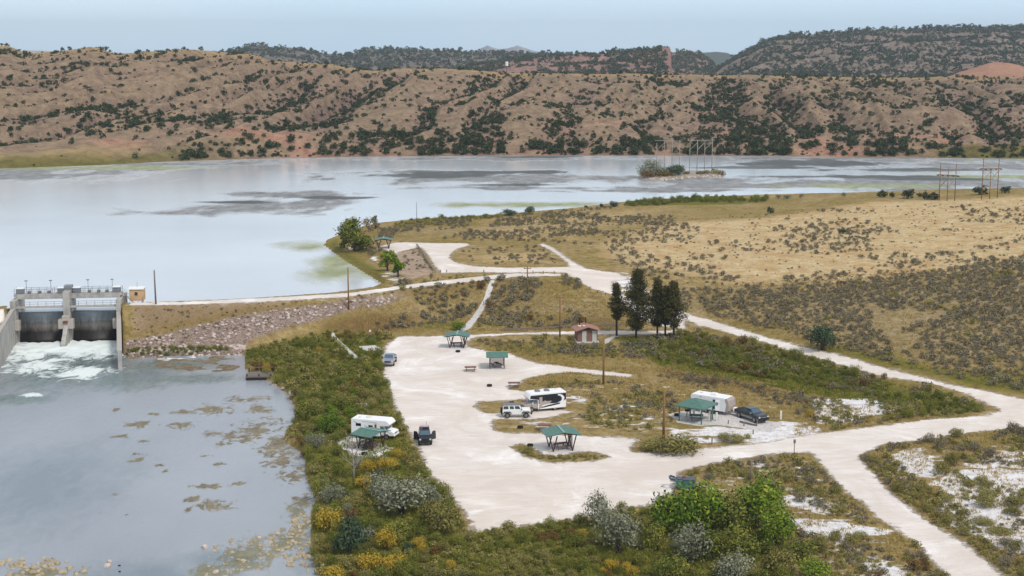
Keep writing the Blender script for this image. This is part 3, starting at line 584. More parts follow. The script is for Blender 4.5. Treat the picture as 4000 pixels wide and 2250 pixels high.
far2_f=ridge('far_plateau',far2,6000,6600,20,[srgb(190,160,140),srgb(200,172,156),srgb(160,140,120)],5,scale=.01,nc=160,nr=30)
pk=[(1780,215),(1850,200),(1880,188),(1905,176),(1925,184),(1950,191),(1990,186),(2020,178),(2050,187),(2090,200),(2150,214)]
pk_f=ridge('far_mountain',pk,9000,10000,20,[srgb(150,140,140),srgb(190,184,184),srgb(120,116,120)],22,scale=.004,nc=200,nr=40)
kn=[(3680,300),(3740,278),(3790,262),(3840,246),(3880,240),(3930,246),(3990,262),(4060,285),(4200,300)]
kn_f=ridge('orange_knoll',kn,1330,1480,20,[srgb(150,108,88),srgb(176,138,112),srgb(164,122,100)],6,scale=.03,nc=160,nr=50)
plain=ridge('far_ground',[(-1200,224),(5200,224)],1150,12000,8,[srgb(150,126,96),srgb(176,150,112),srgb(120,110,84)],2,nr=60,nc=60,power=1,back=0)
# ------------------------------------------------------------------ plants
def leafcloud(lobes,n,size,seed,up=.35,flat=1.0,shell=.5):
    r=np.random.default_rng(seed); w=np.array([l[3]*l[4]*l[5] for l in lobes])**.67; w/=w.sum()
    k=r.choice(len(lobes),n,p=w); Lb=np.array(lobes)[k]
    d=r.normal(size=(n,3)); d/=np.linalg.norm(d,axis=1)[:,None]; d[:,2]=np.where(d[:,2]<-.8,-d[:,2]*.6,d[:,2])
    rad=shell+(1-shell)*r.random(n)**.6; rad*=1+.12*r.normal(size=n)
    c=Lb[:,:3]+d*Lb[:,3:6]*rad[:,None]
    c[:,2]=np.maximum(c[:,2],.03)
    nn=d+r.normal(size=(n,3))*.7; nn[:,2]+=up; nn/=np.linalg.norm(nn,axis=1)[:,None]
    a=np.cross(nn,r.normal(size=(n,3))); a/=np.linalg.norm(a,axis=1)[:,None]; b=np.cross(nn,a)
    s=size*(.6+.8*r.random(n))[:,None]; a=a*s; b=b*s*.6*flat
    V=np.stack([c-a*.9,c-b*.8,c+a,c+b*.9],1).reshape(-1,3)
    return V,np.arange(4*n).reshape(n,4)
def stems(h,n,r,seed,spread=.4):
    rr=random.Random(seed); m=MB()
    for i in range(n):
        a=rr.uniform(0,2*PI); s=rr.uniform(.2,1)*spread
        m.tube([(0.05*math.cos(a),.05*math.sin(a),-.15),(s*.4*math.cos(a),s*.4*math.sin(a),h*.5),(s*math.cos(a),s*math.sin(a),h)],[r,r*.7,r*.3],5)
    return m
rl=random.Random(5)
def lobes_bush(w,h,n,seed):
    r=random.Random(seed); out=[(0,0,h*.42,w*.36,w*.36,h*.42)]
    for i in range(n):
        a=2*PI*i/n+r.uniform(-.4,.4); d=w*r.uniform(.15,.28); s=r.uniform(.2,.28)
        out.append((d*math.cos(a),d*math.sin(a),h*r.uniform(.22,.62),w*s,w*s,h*r.uniform(.22,.36)))
    return out
TPL={}    # kind -> list of (V,F) unit-size templates: width about 1, height as given
def mk(kind,n,leaf,w,h,lobes,variants=4,**k):
    TPL[kind]=[leafcloud(lobes_bush(w,h,lobes,100*i+hash0(kind)),n,leaf,31*i+hash0(kind),**k) for i in range(variants)]
def hash0(s): return sum(ord(c)*(i+3) for i,c in enumerate(s))%977
mk('sage',130,.085,1.0,.62,6,5,up=.6)
mk('olive',190,.075,1.0,.66,6,4,up=.6)
mk('willow',1400,.032,1.0,.85,9,4,up=.5); mk('lime',1700,.032,1.0,.85,9,3,up=.5); mk('gold',1000,.034,1.0,.8,8,3,up=.5)
mk('silver',1400,.03,1.0,.95,10,3,up=.3,shell=.35); mk('rust',420,.05,1.0,.7,8,3,up=.5); mk('teal',2000,.034,1.0,.9,9,2,up=.3)
mk('juniper',240,.09,1.0,.92,7,5,up=.4); mk('farjun',26,.2,1.0,.85,3,4,up=.5)
mk('olive_fine',1500,.032,1.0,.66,12,3,up=.5); mk('sage_fine',900,.035,1.0,.62,10,2,up=.5)
KIND={'sage':('sagebrush','sagebrush'),'olive':('rabbitbrush','shrub'),'willow':('willow_shrub','shrub'),'lime':('green_shrub','shrub'),'gold':('golden_shrub','shrub'),'silver':('silver_shrub','shrub'),
 'rust':('rust_brown_shrub','shrub'),'teal':('dark_green_shrub','shrub'),'juniper':('juniper_tree','tree')}
spots={k:[] for k in KIND}    # (x,y,z,width,height factor,rot,zone label)
cell={}
def free(x,y,r):
    i,j=int(x//3),int(y//3)
    for a in (i-1,i,i+1):
        for b in (j-1,j,j+1):
            for (u,v,q) in cell.get((a,b),()):
                if (u-x)**2+(v-y)**2<((r+q)*.36)**2: return False
    cell.setdefault((i,j),[]).append((x,y,r)); return True
OBST=[]   # rectangles kept clear (x,y,r)
def scatter(poly_px,n,mixk,size,label,clump=0,clumpf=.12,road=-.15,sizepow=1.6,force=False,edge=None,seed=0,sand=True):
    P=np.array(gpoly(poly_px)); r=np.random.default_rng(900+seed+len(poly_px)*7+n)
    lo,hi=P.min(0),P.max(0); m=n*6
    for it in range(4):
        x=r.uniform(lo[0],hi[0],m); y=r.uniform(lo[1],hi[1],m)
        ok=sdpoly(P,x,y)>0; x,y=x[ok],y[ok]
        if len(x)>=n*2 or it==3: break
        m*=3
    rs=roadsd(x,y); ok=(rs<road)&(sds(SLABW,x,y)<-.2)&(sdpoly(LAKE,x,y)<-.3)&(sdpoly(RIVER,x,y)<.5)
    if clump: ok&=(fbm(x*clumpf,y*clumpf*.8,4,77)+r.uniform(-.06,.06,len(x)))>clump
    if edge: ok&=(rs>-edge)
    x,y=x[ok],y[ok]; z=H(x,y); c=0
    ks=[k for k,_ in mixk]; ws=np.array([w for _,w in mixk],float); ws/=ws.sum()
    sel=fbm(x*.25,y*.25,2,5)
    for i in range(len(x)):
        if c>=n: break
        w=size[0]+(size[1]-size[0])*r.random()**sizepow
        if any((x[i]-a)**2+(y[i]-b)**2<(q+w*.4)**2 for a,b,q in OBST): continue
        if not force and not free(x[i],y[i],w): continue
        u=min(.999,max(0,(sel[i]-.25)*2*.6+r.random()*.4)); k=ks[int(np.searchsorted(np.cumsum(ws),u))] if u<1 else ks[-1]
        spots[k].append((x[i],y[i],z[i],w,r.uniform(.8,1.25),r.uniform(0,6.28),'~'+label)); c+=1
def bush(kind,px,py,w_px,h_px,label,z0=0.0,d=None):
    x,y,z=gnd(px,py,z0); s=proj(x,y,z)[2]; w=w_px/s; h0={'sage':.62,'olive':.66,'willow':.85,'lime':.85,'gold':.8,'silver':.95,'rust':.7,'teal':.9,'juniper':.92}[kind]
    spots[kind].append((x,y,z,w,(h_px/s)/(w*h0)*1.02,rl.uniform(0,6.28),label)); cell.setdefault((int(x//3),int(y//3)),[]).append((x,y,w))
# clearings around structures
for px,py,r_ in [(2295,1335,2.6),(1788,1358,2.6),(1944,1440,2.6),(1450,1750,4.2),(1430,1785,2.8),(1500,1765,2),(2190,1755,2.4),(1498,968,2.6),(2716,1640,3.4),(1465,1700,3.4),(2120,1600,3.6),(2015,1625,2.6),(2770,1590,3.4),(2920,1640,3),(1655,1725,3),(1515,1415,2.4),(1838,1450,1.6),(2008,1512,1.6),(2127,1678,1.6),(2680,1905,1.8),(1423,1773,.7),(2032,1672,.7),(2070,1745,.7),(1500,1690,2),(1420,1720,2.5)]:
    p=gnd(px,py); OBST.append((p[0],p[1],r_))
for k in (cr_r,):
    pass
S='sage'
# named single plants first
bush('teal',3215,1366,136,122,'large round dark green bush standing alone beside the gravel road below the sage plain')
bush('juniper',3009,833,36,30,'lone dark juniper bush at the far edge of the golden grass',5)
bush('juniper',3292,912,42,22,'small round dark juniper in the middle of the golden grass slope',6)
for i,(a,b,w,h,l) in enumerate([(3445,771,52,34,'leftmost of the dark junipers on the lake edge near the double power poles'),(3484,772,28,26,'small pointed juniper right of the leftmost one on the lake edge'),(3545,775,66,40,'wide dark juniper on the lake edge between two smaller ones'),(3594,770,30,22,'small blue-green juniper between two wide ones on the lake edge'),(3615,780,30,40,'narrow dark juniper left of the power poles'),(3645,780,60,34,'broad olive juniper touching the left power pole'),(3830,760,74,38,'half-round black-green juniper behind the right power poles'),(3926,754,54,30,'rightmost rounded juniper on the far grass crest')]):
    bush('juniper',a,b,w,h,l,8)
for a,b,w,h,l in [(2068,834,50,34,'dark teal shrub on the lake shore, the larger of a pair'),(1990,842,72,30,'low dark green shrub on the lake shore left of the teal one'),(2398,808,44,26,'rounded teal shrub on the shore left of the long green hedge'),(2350,811,20,20,'small teal shrub on the lake shore'),(2290,813,18,14,'tiny teal shrub on the shoreline')]:
    bush('teal',a,b,w,h,l,4.5)
for a,b,w,h in [(3040,776,30,20),(3075,776,44,20),(3130,774,24,22),(3296,772,24,26),(1630,866,40,18)]:
    bush('silver',a,b,w,h,'small grey-green shrub on the shoreline of the lake',5)
bush('gold',3165,1630,46,42,'bright yellow-green rounded bush near the white posts')
bush('lime',1790,1292,70,46,'bright yellow-green bush at the foot of the concrete strip')
bush('rust',2910,1450,66,46,'reddish dark bush in the green swale')
bush('lime',1285,1690,120,100,'bright green bush left of the camper on the riverbank')
bush('willow',1335,1600,110,66,'dark green rounded shrub by the sandy clearing on the riverbank')
bush('willow',1200,1640,110,90,'green willow shrub at the edge of the river')
bush('gold',1440,1850,80,70,'yellow shrub at the foot of the bare white tree')
bush('teal',1365,2160,150,170,'dark blue-green round bush on the lower riverbank')
bush('silver',1570,2010,270,190,'large silvery grey olive bush at the left edge of the gravel lot')
bush('silver',1500,1950,170,130,'grey twiggy bush behind the large silvery bush')
bush('silver',1680,1990,130,130,'silver-green bush at the right of the large grey one')
bush('silver',1300,1960,140,90,'silvery shrub leaning over the river edge')
bush('gold',1280,2080,130,120,'yellow-green willow at the water edge above the dark round bush')
bush('gold',1440,2230,120,90,'orange-gold shrub in the lower foreground')
bush('gold',1530,2230,130,80,'yellow shrub at the very bottom left of the meadow')
bush('gold',1510,2150,100,110,'orange shrub behind the orange-gold foreground one')
bush('olive',1740,2080,160,130,'olive and brown shrub at the tip of the riverbank')
bush('olive',1690,2040,130,110,'dark olive shrub beside the gravel edge')
bush('silver',2410,2160,230,230,'tall silver-grey olive tree shrub in the centre foreground')
bush('silver',2340,2060,130,170,'thin grey upright shrub at the left of the tall silver one')
bush('silver',2690,2200,200,190,'silvery shrub with reaching branches in front of the green trees')
bush('silver',2860,2290,180,170,'pale grey-green shrub at the bottom edge of the picture')
for i,(a,b,w,h,k,l) in enumerate([(2625,2100,230,225,'lime','left bright green tree-like shrub hiding the dumpster base'),(2745,2080,250,240,'lime','bright green shrub just right of the dumpster'),(2850,2085,240,225,'willow','dark green shrub in the middle of the green thicket'),(2955,2065,240,235,'lime','tall bright green shrub below the grey post'),(3035,2130,190,190,'lime','green shrub at the right end of the thicket'),(2900,2180,190,160,'willow','dark green lower shrub of the thicket'),(2760,2180,180,150,'willow','shaded green shrub inside the thicket'),(3120,2190,170,120,'willow','rounded dark green shrub right of the thicket'),(3040,2230,160,110,'olive','olive shrub below the thicket'),(3180,2260,170,90,'lime','yellow-green low shrub at the bottom edge'),(2560,2150,140,150,'willow','green shrub between silver shrubs'),(2620,2260,180,130,'willow','low green shrub at the lower edge'),(3000,2010,150,130,'lime','topmost bright green crown of the thicket')]):
    bush(k,a,b,w,h,l)
bush('olive',2640,1762,250,66,'long low olive shrub around the foot of the tall brown pole'); bush('olive',2560,1758,150,50,'olive shrub left of the tall brown pole')
for a,b,w,h in [(2830,1722,70,40),(2880,1728,80,44),(2920,1712,44,24),(2760,1715,30,20),(2060,1770,60,34)]: bush('olive',a,b,w,h,'rounded olive bush on the pale sand by the road')
for a,b,w,h in [(3850,1980,110,60),(3960,1975,110,46),(3680,1850,80,60),(3710,1820,70,60),(3840,2045,110,30),(3905,2080,130,26),(3770,2090,60,40),(3700,2045,60,34)]: bush('olive',a,b,w,h,'broad olive bush standing on the white sand flat')
# scattered plants
scatter([(2700,1130),(3000,1130),(3400,1100),(4000,1000),(4400,1000),(4400,1560),(4000,1535),(3600,1450),(3200,1340),(2760,1225)],2900,[('sage',.86),('olive',.14)],(.6,2.2),'grey-green sagebrush on the dry plain above the gravel road',.33,.09,seed=1)
scatter([(2400,1180),(2640,1210),(2700,1215),(2700,1130),(2560,1130)],120,[('sage',1)],(.5,1.3),'grey sagebrush behind the pine trees',.4,seed=2)
scatter([(2300,850),(4400,770),(4400,1050),(3400,1110),(2600,1130),(2400,1020)],1500,[('sage',1)],(.5,1.9),'dark sagebrush tuft in the golden grass slope',.54,.055,seed=3)
scatter([(2300,850),(4400,770),(4400,1050),(3400,1110),(2600,1130),(2400,1020)],700,[('sage',1)],(.3,.8),'dark sagebrush tuft in the golden grass slope',0,seed=4)
scatter([(1470,890),(1700,872),(2300,830),(2450,880),(2300,960),(2140,945),(1600,932),(1480,940)],520,[('sage',.9),('olive',.1)],(.7,2.2),'grey sagebrush on the dry flat behind the upper parking loop',.44,.12,seed=5)
scatter([(1790,975),(2100,960),(2200,1030),(1850,1035)],90,[('sage',1)],(.5,1.5),'sagebrush inside the island of the upper loop',.4,.15,seed=6)
scatter([(1560,1110),(1900,1098),(2010,1080),(2200,1078),(2380,1160),(2560,1190),(2560,1275),(2000,1285),(1850,1280),(1880,1200),(1760,1262),(1480,1290),(1440,1230)],780,[('sage',.75),('rust',.1),('olive',.15)],(.8,2.6),'purple-grey sagebrush on the slope below the dam road',.42,.11,seed=7)
scatter([(2060,1320),(2230,1320),(2240,1345),(2400,1345),(2560,1330),(2600,1400),(2300,1400),(2100,1370)],110,[('sage',.6),('olive',.4)],(.8,2.2),'sagebrush around the toilet building',0,seed=8)
scatter([(2500,1330),(2720,1295),(3000,1350),(3350,1440),(3600,1510),(3820,1580),(3860,1605),(3500,1640),(3350,1530),(3060,1490),(2750,1440),(2540,1400)],520,[('olive',.3),('willow',.25),('sage',.3),('rust',.15)],(.8,2.4),'mixed green and brown shrub in the swale below the gravel road',.3,.1,seed=9)
scatter([(2700,1460),(3050,1530),(3200,1560),(3150,1590),(2900,1560),(2560,1470)],150,[('sage',.8),('rust',.2)],(.6,1.5),'low grey shrub on the dry grass of the campground',.45,seed=10)
scatter([(2060,1500),(2500,1490),(2640,1560),(2640,1650),(2500,1690),(2280,1670),(2260,1620),(2330,1560)],230,[('sage',.5),('olive',.5)],(.4,1.9),'low shrub in the grassy middle of the campground',.42,.2,seed=11)
scatter([(3150,1560),(3450,1560),(3640,1560),(3860,1605),(3500,1645),(3250,1682),(3230,1660),(3120,1620)],260,[('olive',.55),('sage',.45)],(.5,1.9),'olive shrub on the white alkali ground beside the road',.42,.2,seed=12)
scatter([(3370,1785),(3460,1742),(3725,1706),(4000,1676),(4400,1720),(4400,1840),(3900,1820),(3700,1800),(3620,1745),(3470,1765)],260,[('olive',.6),('sage',.4)],(.7,2.4),'olive shrub along the edge of the junction',.36,.16,seed=13)
scatter([(3370,1790),(3460,1780),(3560,1860),(3700,1960),(3860,2110),(4050,2260),(3980,2280),(3906,2225),(3776,2121),(3647,2043),(3517,1950),(3440,1873)],300,[('olive',.7),('sage',.3)],(.6,2.0),'olive shrub lining the right side of the descending gravel road',0,seed=14)
scatter([(3560,1860),(4400,1800),(4400,2300),(4060,2260),(3860,2110)],240,[('olive',.5),('sage',.5)],(.5,2.4),'olive shrub on the white sand flat in the lower right corner',.5,.13,seed=15)
scatter([(2680,1850),(2830,1812),(3000,1788),(3150,1778),(3220,1850),(3400,2020),(3480,2060),(3300,2035),(3200,1990),(3060,1930),(2990,1900),(2900,1870),(2700,1890)],300,[('olive',.6),('sage',.4)],(.6,2.1),'olive shrub between the campground road and the descending road',.36,.14,seed=16)
scatter([(3150,2110),(3480,2095),(3569,2130),(3690,2260),(3600,2330),(3200,2330)],240,[('olive',.6),('sage',.3),('rust',.1)],(.6,2.3),'olive shrub on the lower left side of the descending road',.33,.15,seed=17)
scatter([(3060,2050),(3180,2090),(3120,2200),(3000,2100)],30,[('sage',.6),('rust',.4)],(.6,1.8),'grey shrub beside the green thicket',0,seed=18)
RB='riverbank shrub of mixed green and brown between the river and the gravel lot'
scatter([(960,1372),(1150,1318),(1300,1290),(1480,1305),(1550,1310),(1500,1345),(1390,1350),(1400,1375),(1490,1380),(1485,1430),(1300,1450),(1080,1450),(970,1420)],240,[('willow',.5),('olive',.33),('rust',.14),('gold',.03)],(.7,2.2),'shrub in the green marsh at the foot of the dam slope',0,seed=19)
scatter([(960,1400),(1080,1440),(1300,1440),(1488,1430),(1495,1500),(1400,1540),(1250,1560),(1180,1560),(1080,1500),(1000,1455)],180,[('willow',.4),('olive',.38),('rust',.16),('silver',.03),('gold',.03)],(1.2,3.0),'shrub on the upper riverbank beside the silver pickup',0,seed=20)
scatter([(1180,1560),(1400,1540),(1495,1500),(1540,1600),(1560,1660),(1540,1690),(1380,1620),(1360,1700),(1300,1760),(1180,1740),(1120,1700),(1160,1620)],200,[('willow',.35),('olive',.4),('lime',.1),('rust',.15)],(1.1,2.8),'shrub on the riverbank behind the parked camper',.3,.15,seed=21)
scatter([(1530,1650),(1570,1660),(1640,1790),(1660,1850),(1600,1860),(1540,1790),(1500,1740),(1520,1700)],70,[('olive',.75),('gold',.25)],(1.2,2.6),'yellow-olive shrub in the strip between the camper shelter and the lot',0,seed=22)
scatter([(1180,1740),(1300,1760),(1400,1790),(1480,1800),(1640,1850),(1740,1930),(1820,2060),(1780,2120),(1600,2120),(1300,2120),(1220,2080),(1215,2010),(1250,1960),(1200,1860)],330,[('olive',.38),('willow',.36),('silver',.05),('rust',.15),('gold',.06)],(1.2,3.2),'shrub on the lower riverbank thicket',0,seed=23)
scatter([(1250,2100),(1800,2110),(1850,2350),(1270,2350),(1225,2150)],240,[('willow',.36),('olive',.34),('teal',.04),('gold',.1),('rust',.16)],(1.2,2.8),'shrub in the lower left foreground beside the river',0,seed=24)
scatter([(1830,2090),(2000,2072),(2260,2045),(2400,2005),(2550,1990),(2650,2200),(2600,2380),(1700,2380)],800,[('olive',.54),('willow',.26),('gold',.06),('rust',.14)],(.8,2.0),'low olive and gold shrub in the foreground meadow',0,seed=25)
scatter([(2500,2150),(3150,2080),(3300,2200),(3250,2400),(2450,2400)],170,[('willow',.4),('olive',.3),('rust',.2),('gold',.1)],(1.4,3.0),'shrub around the feet of the foreground thicket',0,seed=26)
scatter([(2420,802),(2500,790),(2750,774),(3000,776),(2990,790),(2700,792),(2480,808)],120,[('willow',.8),('lime',.2)],(1.2,2.8),'green shrub in the long hedge along the lake shore',0,seed=27)
scatter([(1540,880),(1640,862),(1800,852),(1960,845),(1950,852),(1760,866),(1560,892)],110,[('willow',.4),('olive',.6)],(1.0,2.4),'green shrub along the lake shore behind the loop',0,seed=28)
scatter([(2000,838),(2400,806),(2420,812),(2000,850)],50,[('sage',.7),('olive',.3)],(.7,1.6),'grey shrub on the lake shore',0,seed=29)
scatter([(510,1200),(900,1195),(1300,1175),(1560,1140),(1300,1220),(1000,1280),(500,1380)],110,[('sage',.7),('olive',.3)],(.4,.9),'small weed on the stony dam slope',0,seed=30)
scatter([(500,1378),(620,1366),(840,1356),(900,1370),(830,1378),(520,1392)],70,[('willow',1)],(.8,1.5),'bright green rushes at the foot of the stony slope',0,seed=31)
scatter([(-400,1240),(30,1215),(30,1380),(-400,1340)],50,[('rust',.5),('olive',.5)],(.6,1.6),'brown weed on the bank left of the dam',0,seed=32)
scatter([(1620,960),(1680,1040),(1690,1060),(1600,1055),(1560,1000)],22,[('sage',1)],(.6,1.5),'grey sagebrush beside the upper parking rail',0,seed=33)
scatter([(1400,960),(1480,955),(1490,990),(1430,1000),(1400,985)],22,[('sage',.8),('olive',.2)],(.8,1.9),'grey sagebrush by the far shelter',0,seed=34)
scatter([(1700,1072),(2000,1074),(1850,1085),(1600,1112),(1640,1095)],40,[('olive',.5),('sage',.5)],(.4,1.1),'small shrub between the upper lot and the dam road',0,seed=35)
scatter([(1860,1330),(2250,1335),(2250,1370),(2100,1400),(1950,1375)],90,[('olive',.6),('sage',.4)],(.4,1.5),'low shrub in the grass behind the middle shelter',.4,seed=36)
scatter([(2000,1750),(2100,1780),(2370,1782),(2300,1800),(2090,1792)],45,[('olive',1)],(.5,1.2),'low olive shrub around the near shelter',0,seed=37)
# place them: the 300 that show largest of each kind are objects of their own, the rest one mass
GRP={}
def instance_mass(kind,L,name,mat,lab,cat):
    Vs=[];Fs=[];o=0; r=np.random.default_rng(3)
    for (x,y,z,w,hf,rot,_) in L:
        V,Fq=TPL[kind][r.integers(len(TPL[kind]))]; c,s=math.cos(rot),math.sin(rot)
        U=np.c_[(V[:,0]*c-V[:,1]*s)*w+x,(V[:,0]*s+V[:,1]*c)*w+y,V[:,2]*w*hf+z-.04]
        Vs.append(U); Fs.append(Fq+o); o+=len(U)
    ob=npmesh(name,np.concatenate(Vs),np.concatenate(Fs),mat); tag(ob,lab,cat,kind='stuff'); return ob
PARTED={'willow','lime','gold','silver','teal','rust'}
meshes={}
for k,L in spots.items():
    nmk,cat=KIND[k]; L=[(s,proj(s[0],s[1],s[2])) for s in L]
    vis=lambda s,p:(-120<p[0]<4120 and p[1]<2420)
    L=[q for q in L if vis(*q)]
    L.sort(key=lambda q:-(q[0][3]*q[1][2])); top,rest=L[:290],L[290:]
    meshes[k]=[npmesh(nmk+'_foliage',V,Fq,M[k],link=False) for V,Fq in TPL[k]]
    stm=None
    if k in PARTED or k=='juniper':
        so_=stems(.45,5,.02,hash0(k),.2).build('stem',M['bark']); stm=so_.data; bpy.data.objects.remove(so_)
    cnt={}
    for s,_ in top: cnt[s[6]]=cnt.get(s[6],0)+1
    fine=[npmesh(nmk+'_foliage',V,Fq,M[k],link=False) for V,Fq in TPL.get(k+'_fine',[])]
    for s,p in top:
        x,y,z,w,hf,rot,lab=s; ml=fine if fine and p[2]*w>58 else meshes[k]; me=ml[rl.randrange(len(ml))]
        lab2=lab; grp=lab[0]=='~'
        if grp:
            lab=lab[1:]
            w1={'sage':'grey','olive':'olive-green','willow':'green-leaved','lime':'bright green','gold':'yellow-leaved','silver':'silver-leaved','rust':'rust-brown','teal':'dark blue-green','juniper':'dark'}[k]
            for a in ('in ','on ','behind ','beside ','around ','along ','between ','inside ','of ','lining ','by '):
                i=lab.find(' '+a)
                if i>0: lab2=w1+' '+('sagebrush' if k=='sage' else 'shrub')+lab[i:] if a!='of ' else lab2; break
        if stm and p[2]*w>26:
            r=empty(nmk,(x,y,z-.03),rot,lab2,cat,(lab2 if grp or cnt.get(lab,0)>1 else None)); r.scale=(w,w,w*hf)
            f=bpy.data.objects.new('foliage' if k!='juniper' else 'crown',me); C.objects.link(f); f.parent=r
            t_=bpy.data.objects.new('stem' if k!='juniper' else 'trunk',stm); C.objects.link(t_); t_.parent=r
        else:
            o=bpy.data.objects.new(nmk,me); C.objects.link(o); o.location=(x,y,z-.03); o.rotation_euler=(0,0,rot); o.scale=(w,w,w*hf)
            tag(o,lab2,cat,(lab2 if grp or cnt.get(lab,0)>1 else None))
    if rest: instance_mass(k,[q[0] for q in rest],nmk+'_cover',M[k],{'sage':'mass of small grey sagebrush spread over the dry plain','olive':'mass of small olive rabbitbrush'}.get(k,'mass of smaller '+nmk.replace('_',' ')+' growth'),cat)
# ------------------------------------------------------------------ junipers of the badland hillside
n=52000; r=np.random.default_rng(42)
tt=r.uniform(-.46,.44,n); dd=585*np.exp(r.uniform(0,math.log(1060/585),n))
zz,ss,gg=hillH(tt,dd); xx=tt*dd; pxx=2000+tt*F
den=fbm(xx/26,dd/26,4,91); d2=fbm(xx/70,dd/90,2,92)
right=sstep(1500,3400,pxx)
left_=sstep(1700,900,pxx); p_=sstep(.41-.05*left_,.55-.05*left_,gg*.8+den*.4)*.8+.075+sstep(.5,.62,d2)*.16*right+sstep(.06,.015,ss)*.55+right*.06*sstep(.9,.4,ss)
p_=1.1*p_*np.where(ss>.9,.45,1)*np.where((ss<.10)&(pxx<700),.04,1); p_=np.where((ss<0.004)|(ss>1.06),0,p_)
reds=sstep(.52,.66,fbm(xx/30,dd/22,4,81))*sstep(.32,.05,ss); p_=p_*(1-.6*reds)
ok=r.random(n)<p_; xx,dd,zz,ss,pxx=xx[ok],dd[ok],zz[ok],ss[ok],pxx[ok]
sz=1.1+3.1*r.random(len(xx))**1.7; sz=np.where((r.random(len(xx))<.3),sz*.5,sz); sz=sz*np.where(ss<.04,1.25,1)
J=[(xx[i],dd[i],zz[i]-.15,sz[i],r.uniform(.75,1.15),r.uniform(0,6.28),'') for i in range(len(xx))]
J.sort(key=lambda s:-s[3]/s[1]); big,small=J[:280],J[280:]
HL='dark juniper on the bare brown hillside across the lake'
for s in big:
    x,y,z,w,hf,rot,_=s; px=2000+x/y*F
    where='left third' if px<1333 else 'middle third' if px<2667 else 'right third'
    lab=f'dark green juniper tree on the brown hillside across the lake, {where} of the slope'
    o=bpy.data.objects.new('juniper_tree',meshes['juniper'][rl.randrange(5)]); C.objects.link(o); o.location=(x,y,z); o.rotation_euler=(0,0,rot); o.scale=(w,w,w*hf); tag(o,lab,'tree',lab)
TPL['jsm']=[leafcloud(lobes_bush(1,.9,5,i),64,.15,i,up=.5) for i in range(5)]
instance_mass('jsm',small,'juniper_woodland',M['juniper'],'mass of smaller dark junipers scattered over the brown hillside across the lake','trees')
# trees on the far landforms
def fartrees(surf,n,x0,x1,size,name,label,s0=.02,s1=1.0,th=.0,seed=1,mat='farjun'):
    r=np.random.default_rng(seed); px=r.uniform(x0,x1,n); s=r.uniform(s0,s1,n); x,y,z=surf(px,s)
    ok=(fbm(x/40,y/60,3,seed)>th); L=[]
    for i in np.nonzero(ok)[0]: L.append((x[i],y[i],z[i]-.3,size*(.6+.9*r.random()**2),r.uniform(.7,1.2),r.uniform(0,6),''))
    instance_mass('farjun',L,name,M[mat],label,'trees')
fartrees(mesa_f,8500,2700,4080,5.2,'mesa_woodland','dark speckle of junipers covering the big rounded mesa on the right',th=.34,seed=2)
fartrees(mesa_f,90,2850,4050,9,'mesa_top_trees','small trees standing on the skyline of the mesa',s0=.985,s1=1.0,seed=3)
fartrees(mid_f,2600,1750,2600,6,'cliff_hill_woodland','dark junipers on the sloping ridge that ends in a cliff',th=.36,seed=4)
fartrees(back_f,3200,850,2300,8,'blue_hill_woodland','blue-grey trees covering the distant hills',th=.3,seed=5)
fartrees(gap_f,700,2600,2800,7,'gap_woodland','blue-grey trees on the hill seen behind the cliff',th=.3,seed=6)
# ------------------------------------------------------------------ grass
def grassmass(name,zones,n,mat,h,label,seed,ymax):
    r=np.random.default_rng(seed); Vs=[]
    for poly,share in zones:
        P=np.array(gpoly(poly)); m=int(n*share*2.6); x=r.uniform(P[:,0].min(),P[:,0].max(),m); y=r.uniform(P[:,1].min(),P[:,1].max(),m)
        ok=(sdpoly(P,x,y)>0)&(roadsd(x,y)<-.1)&(sds(SLABW,x,y)<-.1)&(sdpoly(RIVER,x,y)<0)&(sdpoly(LAKE,x,y)<0)&(fbm(x*.4,y*.4,3,seed)>.36)
        x,y=x[ok],y[ok]; z=H(x,y); k=5
        X=np.repeat(x,k)+r.normal(0,.13,len(x)*k); Yy=np.repeat(y,k)+r.normal(0,.13,len(x)*k); Zz=np.repeat(z,k)-.02
        a=r.uniform(0,2*PI,len(X)); w=.045; hh=h*(.5+r.random(len(X))*.8); ln=r.normal(0,.14,(len(X),2))
        Vs.append(np.stack([np.c_[X-w*np.cos(a),Yy-w*np.sin(a),Zz],np.c_[X+w*np.cos(a),Yy+w*np.sin(a),Zz],np.c_[X+ln[:,0],Yy+ln[:,1],Zz+hh]],1).reshape(-1,3))
    V=np.concatenate(Vs); tag(npmesh(name,V,np.arange(len(V)).reshape(-1,3),M[mat]),label,'grass',kind='stuff')
grassmass('dry_grass',[([(1850,1330),(2600,1400),(3200,1560),(3000,1640),(2600,1660),(2060,1500)],.25),([(2560,1130),(4400,1000),(4400,1560),(3600,1460),(2700,1220)],.35),([(3100,1560),(4400,1680),(4400,2350),(3300,2350),(2640,1900),(3100,1780)],.25),([(1400,1180),(2000,1080),(2560,1180),(2560,1290),(1400,1290)],.15)],34000,'dry',.3,'pale dry grass between the shrubs and roads',21,0)
grassmass('green_grass',[([(960,1370),(1300,1290),(1490,1310),(1500,1500),(1660,1850),(1830,2070),(2560,1990),(3100,2050),(3100,2400),(1260,2400),(1200,1900),(1120,1600)],.7),([(2400,1320),(2700,1300),(3850,1590),(3300,1560),(2600,1440)],.3)],30000,'ggrass',.4,'green and olive grass and rushes along the river and the swale',22,0)
